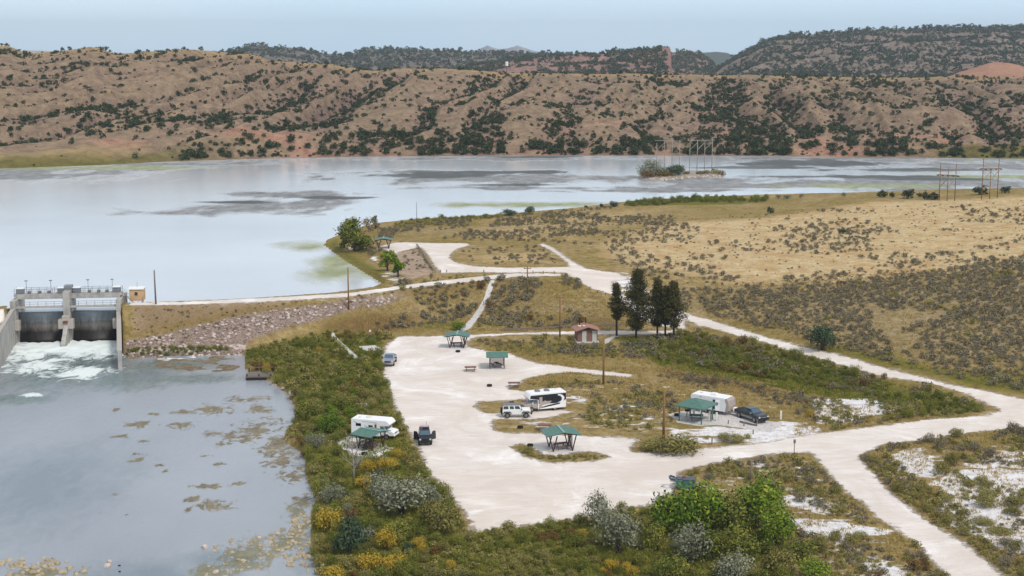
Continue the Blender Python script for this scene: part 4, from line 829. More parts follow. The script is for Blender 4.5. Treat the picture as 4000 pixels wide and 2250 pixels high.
# ------------------------------------------------------------------ dam
Y0=DO[1]; SC=proj(DO[0],DO[1],WZ)[2]
def zd(py,yl=0.0,px=268): return zray(px,py,Y0+yl)
def concmat():
    m,nt,b=nm('stained_dam_concrete'); n2=noise(nt,.8,6,.7,stretch=(1,1,.35)); n3=noise(nt,3,4)
    c=ramp(nt,n2,[(.3,srgb(138,134,130)),(.6,srgb(180,176,170))]); c=mix(nt,ramp(nt,n3,[(.3,(.4,.4,.4)),(.5,(0,0,0))]),c,srgb(124,118,110))
    g=N(nt,'ShaderNodeNewGeometry'); sx=N(nt,'ShaderNodeSeparateXYZ'); nt.links.new(g.outputs['Position'],sx.inputs[0])
    wet=ramp(nt,mathn(nt,'ADD',sx.outputs[2],mathn(nt,'MULTIPLY',n2,.8)),[(0,(1,1,1)),(.05,(0,0,0))]); 
    b.inputs['Roughness'].default_value=.85; nt.links.new(c,b.inputs['Base Color']); bump(nt,b,n3,.3,.03); return m
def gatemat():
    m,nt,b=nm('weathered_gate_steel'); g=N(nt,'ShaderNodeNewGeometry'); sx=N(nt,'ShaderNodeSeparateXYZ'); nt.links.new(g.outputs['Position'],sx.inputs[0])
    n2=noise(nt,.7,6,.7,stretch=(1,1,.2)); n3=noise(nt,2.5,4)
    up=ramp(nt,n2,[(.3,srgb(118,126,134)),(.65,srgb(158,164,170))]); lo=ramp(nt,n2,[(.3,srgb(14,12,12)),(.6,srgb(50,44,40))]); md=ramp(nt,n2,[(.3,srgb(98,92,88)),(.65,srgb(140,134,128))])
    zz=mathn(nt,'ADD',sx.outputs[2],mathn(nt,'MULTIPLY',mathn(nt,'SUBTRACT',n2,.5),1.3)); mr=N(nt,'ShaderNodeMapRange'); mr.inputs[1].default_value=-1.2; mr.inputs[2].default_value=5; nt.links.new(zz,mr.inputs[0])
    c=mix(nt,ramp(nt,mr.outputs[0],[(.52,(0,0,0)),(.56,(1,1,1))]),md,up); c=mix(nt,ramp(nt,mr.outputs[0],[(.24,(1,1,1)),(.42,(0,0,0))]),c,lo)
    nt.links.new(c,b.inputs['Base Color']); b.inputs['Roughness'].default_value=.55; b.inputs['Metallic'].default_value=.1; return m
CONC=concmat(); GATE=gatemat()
dam=empty('gated_dam',(DO[0],DO[1],0),DYAW,'grey concrete dam with two steel gates, a hoist deck and white water below','dam'); dam.scale=(DSX,1,.89); dam.location.z=-.13
pier=MB(); pier.box((0,2.8,3.0),(1.3,6.4,12.0)); pier.prism([(-5.4,-2.6),(-.3,-2.6),(-.3,4.4),(-1.0,3.6),(-3.4,.9),(-5.4,-.6)],-.42,.42)
v=pier.v; pn=MB(); pn.add(v[:8],pier.f[:6]); pn.add([(b,a,c) for a,b,c in v[8:]],[tuple(i-8 for i in f)[::-1] for f in pier.f[6:]])
pn.build('pier',CONC,dam,.04)
MB().box((0,-1.2,2.7),(2.9,1.5,1.9)).box((0,-1.1,3.9),(1.5,1.3,.9)).build('trunnion_block',M['concrete'],dam,.08)
MB().box((0,-2.15,3.2),(.9,.1,.5)).build('rust_stain_plate',M['rusty'],dam)
for sx_ in (-1,1):
    g=MB(); nrow=10
    for i in range(nrow+1):
        t=i/nrow; z=-1.6+t*6.4; y=.9+1.6*math.sin(t*PI)*.5+.4*t
        g.v+=[(sx_*.76,y,z),(sx_*9.5,y,z)]
        if i: k=2*i; g.f.append((k-2,k-1,k+1,k) if sx_<0 else (k-1,k-2,k,k+1))
    # back skin for thickness
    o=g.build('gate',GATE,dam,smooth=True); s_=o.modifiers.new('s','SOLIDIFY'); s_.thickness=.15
    rbs=MB()
    for i in range(1,8): rbs.box((sx_*(.8+i*1.1),1.55,3.0),(.06,.12,3.0))
    rbs.build('gate_rib',M['gateframe'],dam)
# side walls and wing walls
for sx_,nm_ in ((-1,'left'),(1,'right')):
    w=MB(); w.box((sx_*10.1,3.0,2.2),(1.0,8.0,10.4 if sx_<0 else 10.4)); w.build('end_wall',CONC,dam,.04)
    MB().box((sx_*9.35,-.8,2.5),(.9,1.4,2.0)).build('side_block',M['concrete'],dam,.08)
def wing(x0,y0,x1,y1,z0,z1,th,out):
    m=MB(); d=Vector((x1-x0,y1-y0,0)).normalized(); n=Vector((-d.y,d.x,0))*th/2
    v=[]; steps=8
    for i in range(steps+1):
        t=i/steps; p=Vector((x0+(x1-x0)*t,y0+(y1-y0)*t,0)); zt=z0+(z1-z0)*t
        v+=[(p.x-n.x,p.y-n.y,-3),(p.x+n.x,p.y+n.y,-3),(p.x+n.x,p.y+n.y,zt),(p.x-n.x,p.y-n.y,zt)]
    f=[(3,2,1,0),tuple(range(steps*4,steps*4+4))]
    for i in range(steps):
        a=i*4
        for k in range(4): f.append((a+k,a+(k+1)%4,a+4+(k+1)%4,a+4+k))
    m.add(v,f); o=m.build('wing_wall',CONC,dam,.03); cap=MB()
    for i in range(steps):
        t0=i/steps; t1=(i+1)/steps
    cap.bar((x0,y0,z0+.06),(x1,y1,z1+.06),th+.16,.12); cap.build('coping',M['concrete'],o)
wing(-10.1,-1,WL[0]/DSX,WL[1],5.8,4.0,.6,-1)
wing(10.1,-1,WR[0]/DSX,WR[1],4.8,2.4,.7,1)
# deck, walkway, hoists, rails, lamps
MB().box((0,2.6,8.05),(20.8,1.9,.55)).box((0,1.62,7.6),(20.2,.2,.5)).build('hoist_deck',CONC,dam,.03)
MB().box((0,.2,5.95),(20.4,1.0,.3)).build('walkway',M['concrete'],dam,.02)
MB().box((0,2.6,9.1),(1.5,1.6,1.7)).build('hoist_tower',M['gateframe'],dam,.03)
for x in (-9.3,-1.4,1.6,9.3):
    h=MB().box((x,2.6,8.85),(1.4,1.3,1.0)).build('hoist_housing',M['gateframe'],dam,.04); MB().box((x,2.6,9.43),(1.5,1.4,.18)).build('white_lid',M['white'],h,.03)
for x in (-7.6,-5.6,-3.8,4.0,5.8,7.4): MB().box((x,2.6,8.6),(.6,.6,.5)).build('hoist_motor',M['greyplastic'],dam,.04)
def rail(z,y,x0,x1,h,name):
    m=MB(); n=int((x1-x0)/1.45)
    for i in range(n+1): m.box((x0+(x1-x0)*i/n,y,z+h/2),(.07,.07,h))
    for zz in (h,h*.55): m.box(((x0+x1)/2,y,z+zz),(x1-x0,.06,.06))
    m.build(name,M['gateframe'],dam)
rail(8.35,1.75,-10.3,10.3,1.05,'deck_railing'); rail(8.35,3.5,-10.3,10.3,1.05,'deck_railing'); rail(6.1,-.22,-10.1,10.1,1.0,'walkway_railing')
for px,py in ((105,1114),(198,1110),(340,1105),(433,1103)):
    x=(px-268)/SC/DSX; 
    l=MB().tube([(x,3.3,8.3),(x,3.3,10.8)],.05,6).build('lamp_post',M['gateframe'],dam); MB().box((x,3.2,10.85),(.55,.3,.14)).build('lamp_head',M['greyplastic'],l)
st=MB(); 
for i in range(8): st.box((10.9+i*.28,2.2,8.0-i*.32),(.3,.9,.06))
st.bar((10.8,1.8,9.0),(13.1,1.8,6.4),.06); st.bar((10.8,1.8,8.1),(13.1,1.8,5.6),.1); st.build('access_stair',M['gateframe'],dam)
def fence(name,pts,label,mat,rails=(1.0,.5),ps=2.2,h=1.05,pw=.1,rw=.06):
    r=empty(name,(pts[0][0],pts[0][1],pts[0][2]),0,label,'fence'); o=Vector(pts[0]); k=0
    for a,b in zip(pts[:-1],pts[1:]):
        a=Vector(a)-o; b=Vector(b)-o; n=max(1,int((b-a).length/ps))
        for i in range(n+ (1 if b+o==Vector(pts[-1]) else 0)):
            p=a.lerp(b,i/n); z=float(H(np.array([p.x+o.x]),np.array([p.y+o.y]))[0])-o.z if abs(o.z-CREST)>3 or True else p.z
            MB().box((p.x,p.y,z+h/2-.1),(pw,pw,h+.2)).build('post',mat,r)
        for q in rails:
            MB().bar(a+Vector((0,0,q)),b+Vector((0,0,q)),rw,rw).build('rail',mat,r)
    return r
# gatehouse
p=at(534,1174,CREST); gh=empty('gauge_house',(p[0],p[1],CREST-.05),math.radians(7),'small tan hut with a flat white roof at the right end of the dam','hut')
MB().box((0,1.2,1.05),(2.55,2.4,2.1)).build('wall',M['tanwall'],gh,.02); MB().box((-.1,1.2,2.2),(2.95,2.8,.2)).build('roof',M['white'],gh,.03)
wn=MB().box((-.05,-.03,1.3),(.5,.06,.6)).build('window',M['glass'],gh); MB().box((-.05,-.05,1.0),(.62,.08,.06)).build('sill',M['concrete'],wn)
MB().box((-1.31,1.0,1.0),(.06,1.0,1.8)).build('door',M['rusty'],gh); MB().tube([(0,1.4,2.3),(0,1.4,3.3)],.03,6).build('antenna',M['gateframe'],gh)
# concrete ledge where road meets the dam
# ------------------------------------------------------------------ utility poles
def upole(px,py,top,lab,mat,z0=0,arm=True,r=.16,lean=0):
    x,y,z=gnd(px,py,z0); s=proj(x,y,z)[2]; h=(py-top)/s*1.02
    o=empty('utility_pole',(x,y,z-.2),0,lab,'pole')
    MB().tube([(0,0,0),(lean*h*.5,0,h*.5),(lean*h,0,h+.2)],[r*1.15,r,r*.8],8).build('pole',mat,o,smooth=True)
    if arm: MB().box((lean*h,0,h-.3),(1.5,.12,.14)).box((lean*h-.6,0,h-.1),(.08,.08,.2)).box((lean*h+.6,0,h-.1),(.08,.08,.2)).build('crossarm',mat,o)
    return o
upole(609,1188,1057,'weathered grey pole beside the tan hut on the dam',M['greypole'],5,False,.15,-.01)
upole(1362,1208,1046,'brown pole standing in the stony dam slope',M['pole'],3,False,.13)
upole(2060,1148,1040,'brown pole on the grass below the dam road',M['pole'],4,True,.13)
upole(2187,1318,1152,'brown pole left of the toilet building',M['pole'],0,True,.13)
upole(2357,1502,1328,'brown pole in the dry grass right of the middle shelter',M['pole'],0,False,.15)
upole(2592,1718,1528,'tall orange-brown pole rising from the long olive bush',M['pole'],0,False,.17)
upole(1628,870,792,'thin grey pole at the lake shore',M['greypole'],4,False,.07)
upole(2933,1890,1797,'grey post behind the green thicket in the foreground',M['greypole'],0,False,.13)
def hframe(bases,tops,bar_y,kind,lab,z0,D=None):
    pts=[gnd(px,py,z0) if z0>4 else at(px,py,z0) for px,py in bases]; o=empty('transmission_pole_frame',pts[0],0,lab,'power poles'); O=Vector(pts[0])
    P=[]
    for (px,py),(tx,ty),g in zip(bases,tops,pts):
        s=proj(*g)[2]; h=(py-ty)/s; P.append((Vector(g)-O,h)); MB().tube([Vector(g)-O-Vector((0,0,.5)),Vector(g)-O+Vector((0,0,h))],.12,6).build('pole',M['pole'] if kind else M['palebark'],o,smooth=True)
    s=proj(*pts[0])[2]; by=(bases[0][1]-bar_y)/s
    a=P[0][0]+Vector((-.8,0,by)); b=P[-1][0]+Vector((.8,0,by)); b.z=a.z
    MB().bar(a,b,.14,.22).build('crossarm',M['pole'] if kind else M['palebark'],o)
    for (p0,h0),(p1,h1) in zip(P[:-1],P[1:]):
        MB().bar(p0+Vector((0,0,by-3.6)),p1+Vector((0,0,by-.9)),.16,.16).build('brace',M['palebark'],o)
        if kind: MB().bar(p1+Vector((0,0,by-3.6)),p0+Vector((0,0,by-.9)),.12,.12).build('brace',M['palebark'],o)
    if kind:
        L_=(b-a).length
        for t in (.02,.25,.5,.75,.98):
            c=a.lerp(b,t); MB().tube([c+Vector((-.35,0,-.15)),c+Vector((.35,0,-.15))],.13,6).build('insulator',M['black'],o)
hframe([(2564,686),(2594,686),(2624,688),(2653,690)],[(2564,560),(2594,548),(2623,540),(2653,547)],549,0,'left four-legged timber pole frame on the little lake island',3.9)
hframe([(2693,684),(2722,684),(2751,682),(2780,682)],[(2693,552),(2723,546),(2751,548),(2780,546)],549,0,'right four-legged timber pole frame on the little lake island',3.9)
hframe([(3668,782),(3699,785),(3729,784)],[(3668,638),(3699,658),(3731,638)],682,1,'three-legged power pole frame left on the grassy crest by the lake',8)
hframe([(3834,779),(3865,777),(3895,775)],[(3840,618),(3866,660),(3898,615)],659,1,'three-legged power pole frame right on the grassy crest by the lake',8)
# island
def rock(seed,k=2):
    import bmesh
    bm=bmesh.new(); bmesh.ops.create_icosphere(bm,subdivisions=k,radius=.5); r=random.Random(seed); a=[(r.uniform(-1,1),r.uniform(-1,1),r.uniform(-1,1),r.uniform(.28,.46)) for _ in range(9)]
    for v in bm.verts:
        for q in a:
            n=Vector(q[:3]).normalized(); d=v.co.dot(n)-q[3]
            if d>0: v.co-=n*d
        v.co*=1+r.uniform(-.03,.03); v.co.z*=.75
    me=bpy.data.meshes.new('rock'); bm.to_mesh(me); bm.free(); return me
def rockmat(name,cols):
    m,nt,b=nm(name); oi=N(nt,'ShaderNodeObjectInfo'); g=N(nt,'ShaderNodeNewGeometry'); n=noise(nt,2.5,5,.65); w=noise(nt,1.3,1,.5,coord='world')
    v=mathn(nt,'ADD',mathn(nt,'MULTIPLY',n,.5),mathn(nt,'ADD',mathn(nt,'MULTIPLY',oi.outputs['Random'],.35),mathn(nt,'MULTIPLY',g.outputs['Random Per Island'],.45)))
    nt.links.new(ramp(nt,v,[(.25+.75*i/(len(cols)-1),c) for i,c in enumerate(cols)]),b.inputs['Base Color']); b.inputs['Roughness'].default_value=.9; bump(nt,b,n,.5,.05); return m
M['riprap']=rockmat('riprap_stone',[srgb(112,94,86),srgb(148,128,120),srgb(174,154,146),srgb(198,184,174)]); M['cobble']=rockmat('river_cobble',[srgb(92,84,62),srgb(130,116,88),srgb(160,144,114),srgb(178,164,138)])
M['boulder']=rockmat('bank_boulder',[srgb(130,116,108),srgb(176,158,146),srgb(200,184,172)])
ROCKS=[rock(i) for i in range(5)]
def rv(me):
    V=np.empty(len(me.vertices)*3,np.float32); me.vertices.foreach_get('co',V); V=V.reshape(-1,3); Fq=np.empty(len(me.polygons)*3,np.int32); me.polygons.foreach_get('vertices',Fq); return V,Fq.reshape(-1,3)
TPL['rk']=[rv(rock(50+i,1)) for i in range(5)]
def rocks(poly,n,smin,smax,mat,name,label,group,zoff=0,ontop=260,fixz=None,restlabel='',clump=0,seed=1,cat='rock',th=None):
    P=np.array(gpoly(poly) if fixz is None else W2(poly,fixz)); r=np.random.default_rng(seed); m=n*5
    x=r.uniform(P[:,0].min(),P[:,0].max(),m); y=r.uniform(P[:,1].min(),P[:,1].max(),m); ok=sdpoly(P,x,y)>0
    if clump: ok&=fbm(x*.6,y*.35,3,seed)>clump
    x,y=x[ok][:n],y[ok][:n]; z=(H(x,y) if fixz is None else np.full(len(x),fixz))+zoff; L=[]
    for i in range(len(x)): L.append((x[i],y[i],z[i],smin+(smax-smin)*r.random()**2.5,1,r.uniform(0,6.28),''))
    L.sort(key=lambda s:-s[3]); ms=[]
    for me in ROCKS:
        c=me.copy(); c.materials.append(M[mat]); ms.append(c)
    for s in L[:ontop]:
        o=bpy.data.objects.new(name,ms[rl.randrange(5)]); C.objects.link(o); o.location=(s[0],s[1],s[2]+s[3]*.08); o.rotation_euler=(rl.uniform(-.3,.3),rl.uniform(-.3,.3),s[5]); o.scale=(s[3]*rl.uniform(.9,1.3),s[3],s[3]*rl.uniform(.8,1.2)); tag(o,label,cat,group)
    if L[ontop:]: instance_mass('rk',L[ontop:],name+'_rubble',M[mat],restlabel,'rocks')
rocks(rip_poly,5200,.14,.72,'riprap','riprap_stone','pinkish grey stone of the riprap covering the dam slope','stones of the dam slope',restlabel='rubble of smaller pinkish grey stones on the dam slope',clump=.36,seed=3)
rocks([(500,1330),(640,1340),(960,1350),(955,1386),(560,1392),(508,1400)],260,.3,.9,'riprap','shore_stone','grey stone along the foot of the dam slope at the water','stones at the foot of the dam slope',ontop=60,restlabel='small grey stones at the foot of the dam slope',seed=4)
rocks([(0,2190),(200,2180),(330,2215),(340,2290),(0,2290)],150,.35,.9,'cobble','river_cobble','tan cobble in the shallow water at the lower left corner','cobbles in the lower left shallows',fixz=WZ-.04,ontop=90,restlabel='small cobbles in the lower left shallows',seed=5)
rocks([(1050,2090),(1150,2010),(1215,2010),(1220,2180),(1200,2240),(1080,2200),(1000,2150)],230,.25,.75,'cobble','river_cobble','brown cobble in the shallows beside the dark round bush','cobbles in the shallows by the riverbank',fixz=WZ-.05,ontop=120,restlabel='small cobbles by the riverbank',seed=6,clump=.35)
rocks([(780,2230),(850,2120),(1000,2080),(1080,2120),(1000,2260),(820,2290)],110,.22,.6,'cobble','river_cobble','brown cobble scattered in the dark rippled water at the bottom','cobbles in the dark ripples',fixz=WZ-.06,ontop=80,restlabel='small cobbles in the dark ripples',seed=7,clump=.4)
for i,(px,py,s,l) in enumerate([(1072,1508,26,'pale boulder at the water edge below the dock'),(1105,1520,24,'small tan boulder between two pale ones on the bank'),(1140,1540,40,'largest pale boulder on the riverbank point'),(1130,1552,26,'low boulder in front of the largest pale one'),(1205,1790,34,'tan boulder at the bank beside the shrub thicket'),(1212,1800,24,'brown boulder under the tan one'),(1083,2087,28,'lone tan cobble in the calm shallows'),(1012,2102,22,'dark tan cobble left of the lone one'),(418,2212,34,'orange-tan boulder standing in the ripples at the bottom'),(427,2196,26,'smaller tan boulder behind the orange one'),(466,2210,12,'small black stone right of the orange boulder'),(467,2234,12,'small black stone nearest the bottom edge'),(1258,2208,20,'pale stone at the dark bank edge'),(843,2236,30,'pale brown boulder near the bottom edge'),(800,2140,36,'flat tan stone in the open shallows')]):
    x,y,z=at(px,py,WZ) if py>1560 and px<1230 else gnd(px,py); s_=s/proj(x,y,z)[2]
    me=ROCKS[i%5].copy(); me.materials.append(M['boulder'] if 'black' not in l else M['iron']); o=bpy.data.objects.new('boulder',me); C.objects.link(o); o.location=(x,y,z+.1*s_); o.scale=(s_,s_*.9,s_*.8); o.rotation_euler=(0,0,i*1.3); tag(o,l,'boulder')
# island ground and bushes
isl=W2([(2490,690),(2540,676),(2660,672),(2740,672),(2830,678),(2825,690),(2760,692),(2700,694),(2640,702),(2540,704),(2500,700)],LZ); ip=np.array(isl)
xi=np.linspace(ip[:,0].min()-2,ip[:,0].max()+2,60); yi=np.linspace(ip[:,1].min()-4,ip[:,1].max()+4,30); XI,YI=np.meshgrid(xi,yi); sdI=sdpoly(isl,XI.ravel(),YI.ravel())
zi=LZ+np.where(sdI>0,np.minimum(sdI*.35,.9),sdI*.3)+ (fbm(XI.ravel()/2,YI.ravel()/2,3,3)-.5)*.5
mi,nt_,b_=nm('island_soil'); nt_.links.new(ramp(nt_,noise(nt_,.8,5),[(.3,srgb(110,96,76)),(.65,srgb(170,158,140))]),b_.inputs['Base Color'])
tag(npmesh('island',np.c_[XI.ravel(),YI.ravel(),zi],gridfaces(30,60),mi,True),kind='structure')
rocks([(2520,700),(2540,690),(2660,688),(2820,686),(2830,690),(2700,697),(2600,704)],260,.7,1.6,'riprap','island_stone','pale stone on the shore of the small lake island','stones on the island shore',fixz=LZ+.1,ontop=110,restlabel='small stones on the island shore',seed=9)
for i,(px,py,w,h,k,l) in enumerate([(2518,690,60,44,'silver','grey-green tree shrub at the left tip of the island'),(2545,688,70,62,'silver','tallest grey-green shrub on the island'),(2580,690,60,40,'silver','grey shrub in the middle of the island hedge'),(2625,688,76,42,'teal','blue-green shrub right in the island hedge'),(2655,686,40,36,'silver','purple-grey shrub at the right end of the hedge'),(2540,694,80,26,'rust','brown bush at the water edge below the tallest shrub'),(2600,692,70,20,'rust','low brown bush on the island shore'),(2680,684,26,16,'rust','small reddish bush between the two pole frames'),(2740,684,50,16,'rust','rust-brown bush under the right pole frame'),(2765,680,24,18,'olive','small olive bush under the right pole frame'),(2795,682,36,24,'olive','olive bush near the right tip of the island'),(2818,686,30,20,'rust','brown bush at the right tip of the island')]):
    x,y,_=at(px,py,LZ+.4); s=proj(x,y,LZ)[2]; me=meshes[k][i%len(meshes[k])]; h0={'silver':.95,'teal':.9,'rust':.7,'olive':.66}[k]
    o=bpy.data.objects.new(KIND[k][0],me); C.objects.link(o); o.location=(x,y,LZ+.3); o.scale=(w/s*1.35,w/s*1.2,h/s/h0*1.3); tag(o,l,'shrub')
# ------------------------------------------------------------------ trees
def tree(name,px,py,w_px,h_px,kind,lab,z0=0,n=1500,leaf=.28,trunkf=.35,lobes=14,squash=1.0,trunkr=.18,seed=0,tmat='bark',lean=0):
    x,y,z=gnd(px,py,z0); s=proj(x,y,z)[2]; w=w_px/s; h=h_px/s/.98; r=random.Random(seed+7)
    o=empty(name,(x,y,z-.1),r.uniform(0,6),lab,'tree')
    tm=MB(); tm.tube([(0,0,-.2),(.05,0,h*.3),(0,.05,h*.6),(0,0,h*.9)],[trunkr*1.2,trunkr,trunkr*.6,trunkr*.15],8)
    L=[(0,0,h*(trunkf+(1-trunkf)*.5),w*.25,w*.25,h*(1-trunkf)*.4)]
    for i in range(lobes):
        a=2.4*i+r.uniform(-.3,.3); zz=h*(trunkf+(1-trunkf)*(.12+.78*((i*.618)%1))); q=math.sin(PI*min(1,max(.12,(zz/h-trunkf)/(1-trunkf)+.12)))**.5; d=w*.3*q*r.uniform(.6,1.1); sz=w*r.uniform(.14,.22)
        c=(d*math.cos(a),d*math.sin(a),zz); L.append((*c,sz,sz,sz*.8)); tm.tube([(0,0,max(h*.2,zz-d*.9)),(c[0]*.6,c[1]*.6,zz-d*.25),c],[trunkr*.4,trunkr*.25,trunkr*.08],5)
    tm.build('trunk',M[tmat],o,smooth=True); V,Fq=leafcloud(L,n,leaf,seed+3,up=.4,shell=.35); npmesh('crown',V,Fq,M[kind],parent=o)
tree('cottonwood_tree',1385,982,180,128,'willow','large dark green tree leaning over the lake at the point',4.6,2600,.3,.05,18,seed=1)
tree('cottonwood_tree',1345,968,60,70,'willow','small dark side tree at the left of the large lakeside tree',4.6,700,.28,.05,8,seed=2)
tree('small_tree',1514,1058,92,80,'lime','left rounded bright green tree of the three on the sandy spit',4.8,900,.26,.2,10,seed=3)
tree('small_tree',1532,1030,50,60,'willow','rear upright tree of the three on the sandy spit',4.8,700,.26,.1,8,seed=4)
tree('small_tree',1556,1082,72,74,'lime','right tree of the three on the sandy spit',4.8,900,.26,.22,9,seed=5)
tree('bare_shrub_tree',1440,905,90,56,'rust','pinkish leafless thicket behind the lakeside tree',4.8,350,.22,.05,12,seed=6,tmat='twig')
tree('grey_shrub_tree',1466,890,46,52,'silver','grey rounded shrub tree by the water behind the thicket',4.8,600,.24,.05,9,seed=7)
def pinetree(px,py,w_px,h_px,lab,seed,bare):
    x,y,z=gnd(px,py,0); s=proj(x,y,z)[2]; w=w_px/s; h=h_px/s/.98; r=random.Random(seed); o=empty('pine_tree',(x,y,z-.1),0,lab,'tree')
    tm=MB(); lx=r.uniform(-.25,.25); tm.tube([(0,0,-.2),(lx*.5,0,h*.4),(lx,.05,h*.8),(lx,0,h)],[.2,.16,.08,.02],8); L=[]
    nb=int(30+w*9)
    for i in range(nb):
        t=(i+.5)/nb; zz=h*(bare+(1-bare)*t); prof=min(1,(t/.25))**.7*(1-max(0,t-.25)/.78); a=2.4*i+r.uniform(-.5,.5); d=w*.56*max(.14,prof)*r.uniform(.65,1.1)
        tip=(lx*t+d*math.cos(a),d*math.sin(a),zz+d*.12); tm.tube([(lx*t,0,zz-.1),tip],[.045,.012],4)
        for q in (.35,.65,.95):
            c=(lx*t+d*q*math.cos(a),d*q*math.sin(a),zz+d*.12*q+.1); sz=w*.09*(1.25-.4*q)+.24; L.append((*c,sz*1.15,sz*1.15,sz*.7))
    tm.build('trunk',M['bark'],o,smooth=True); V,Fq=leafcloud(L,int(4600*w/2.5),.18,seed,up=.6,shell=.1,flat=.7); npmesh('crown',V,Fq,M['pine'],parent=o)
pinetree(2409,1312,66,202,'slender leftmost pine with a long bare trunk',1,.32)
pinetree(2484,1322,156,262,'tallest and broadest pine of the group by the toilet building',2,.14)
pinetree(2568,1318,98,222,'third pine from the left with dense dark foliage',3,.2)
pinetree(2598,1322,76,200,'pine squeezed between the two right-hand ones',5,.28)
pinetree(2632,1326,100,220,'rightmost pine of the group beside the gravel road',4,.22)
# bare white tree
x,y,z=gnd(1382,1893); s=proj(x,y,z)[2]; h=190/s; o=empty('bare_tree',(x,y,z),0,'bare white-barked leafless tree on the riverbank behind the shelter','tree')
tm=MB(); rb=random.Random(3); tm.tube([(0,0,0),(.05,0,h*.4),(-.1,0,h*.75),(0,0,h)],[.12,.09,.05,.015],7)
tm.build('trunk',M['palebark'],o,smooth=True); br=MB()
for i in range(26):
    zz=h*rb.uniform(.25,.95); a=rb.uniform(0,6.28); d=(h-zz)*.35+.5; e=(d*math.cos(a),d*math.sin(a)*.8,zz+d*.9); br.tube([(0,0,zz),(e[0]*.5,e[1]*.5,zz+d*.35),e],[.035,.025,.008],4)
    for k in range(3): q=rb.uniform(.3,.9); br.tube([(e[0]*q,e[1]*q,zz+d*.8*q),(e[0]*q+rb.uniform(-.5,.5),e[1]*q+rb.uniform(-.4,.4),zz+d*.8*q+.6)],[.015,.006],4)
br.build('branches',M['palebark'],o)
# ------------------------------------------------------------------ picnic shelters
def shelter(px,py,z0,yaw,lab,slat=1,table=True,sc=1.0):
    x,y,z=gnd(px,py,z0); o=empty('picnic_shelter',(x,y,z),math.radians(yaw),lab,'shelter'); o.scale=(sc,)*3
    MB().box((0,0,.0),(3.5,3.3,.16)).build('slab',M['slab'],o,.02)
    for s in (-1,1):            # V posts at the four corners of the slab
        for t in (-1,1):
            m=MB(); f=(s*1.25,t*1.2,.08); m.bar(f,(s*1.25-.55,t*1.2,2.2),.13); m.bar(f,(s*1.25+.5,t*1.2,2.1),.13); m.build('leg',M['frame'],o)
    for t in (-1,1): MB().bar((-2.0,t*1.2,2.12),(0,t*1.2,2.45),.1,.16).bar((0,t*1.2,2.45),(2.0,t*1.2,2.12),.1,.16).build('rafter',M['frame'],o)
    rf=MB()
    for s in (-1,1):
        v=[(0,-1.85,2.72),(s*2.3,-1.85,2.28),(s*2.3,1.85,2.28),(0,1.85,2.72)]; v2=[(a,b,c-.09) for a,b,c in v]; f=[(0,1,2,3),(7,6,5,4),(0,4,5,1),(1,5,6,2),(2,6,7,3)]
        if s<0: f=[q[::-1] for q in f]
        rf.add(v+v2,f)
    r_=rf.build('roof',M['roof'],o); MB().bar((0,-1.87,2.74),(0,1.87,2.74),.26,.05).build('ridge_cap',simpleridge,r_)
    sl=MB()
    for i in range(9): zz=.35+i*.2; sl.box((slat*(1.25),0,zz),(.05,2.4,.1))
    sl.build('windbreak',M['frame'],o)
    if table: picnic_table(None,None,0,0,None,M['tablewood'],loc=(x,y,z+.08),rz=math.radians(yaw+15),lab2='picnic table under the '+lab.split('green-roofed ')[-1] if 0 else 'picnic table standing under '+lab)
    return o
simpleridge=simple('pale_green_ridge_cap',srgb(130,170,160),.5,.03)
def picnic_table(px,py,z0,yaw,lab,mat,loc=None,rz=None,lab2=None,sc=1.0):
    if loc is None: x,y,z=gnd(px,py,z0); loc=(x,y,z); rz=math.radians(yaw)
    o=empty('picnic_table',loc,rz,lab or lab2,'table'); o.scale=(sc,)*3
    m=MB()
    for i in range(4): m.box((0,-.27+i*.18,.74),(1.85,.165,.045))
    m.build('tabletop',mat,o)
    for s in (-1,1): MB().box((0,s*.68,.44),(1.85,.27,.045)).build('bench',mat,o)
    for s in (-1,1):
        MB().bar((s*.62,-.6,.0),(s*.62,-.22,.72),.08).bar((s*.62,.6,.0),(s*.62,.22,.72),.08).bar((s*.62,-.75,.4),(s*.62,.75,.4),.07).build('leg',mat,o)
    return o
A1='the green-roofed shelter at the top of the gravel lot'; A2='the side-on green-roofed shelter in the middle of the lot'; A3='the green-roofed shelter beside the parked camper on the riverbank'; A4='the near green-roofed shelter in the grass island'; A5='the far green-roofed shelter by the lake'
shelter(1787,1356,0,-3,'green-roofed V-legged picnic shelter at the top of the gravel lot',1,True,.95)
shelter(1941,1436,0,92,'green-roofed V-legged picnic shelter seen side-on in the middle of the lot',1,True,.95)
shelter(1449,1750,0,57,'green-roofed V-legged picnic shelter beside the parked camper on the riverbank',-1,True,.92)
shelter(2190,1755,0,12,'green-roofed V-legged picnic shelter nearest the camera in a grass island',1,True,1.0)
shelter(1499,970,5,5,'small far green-roofed V-legged picnic shelter by the lake',1,False,.95)
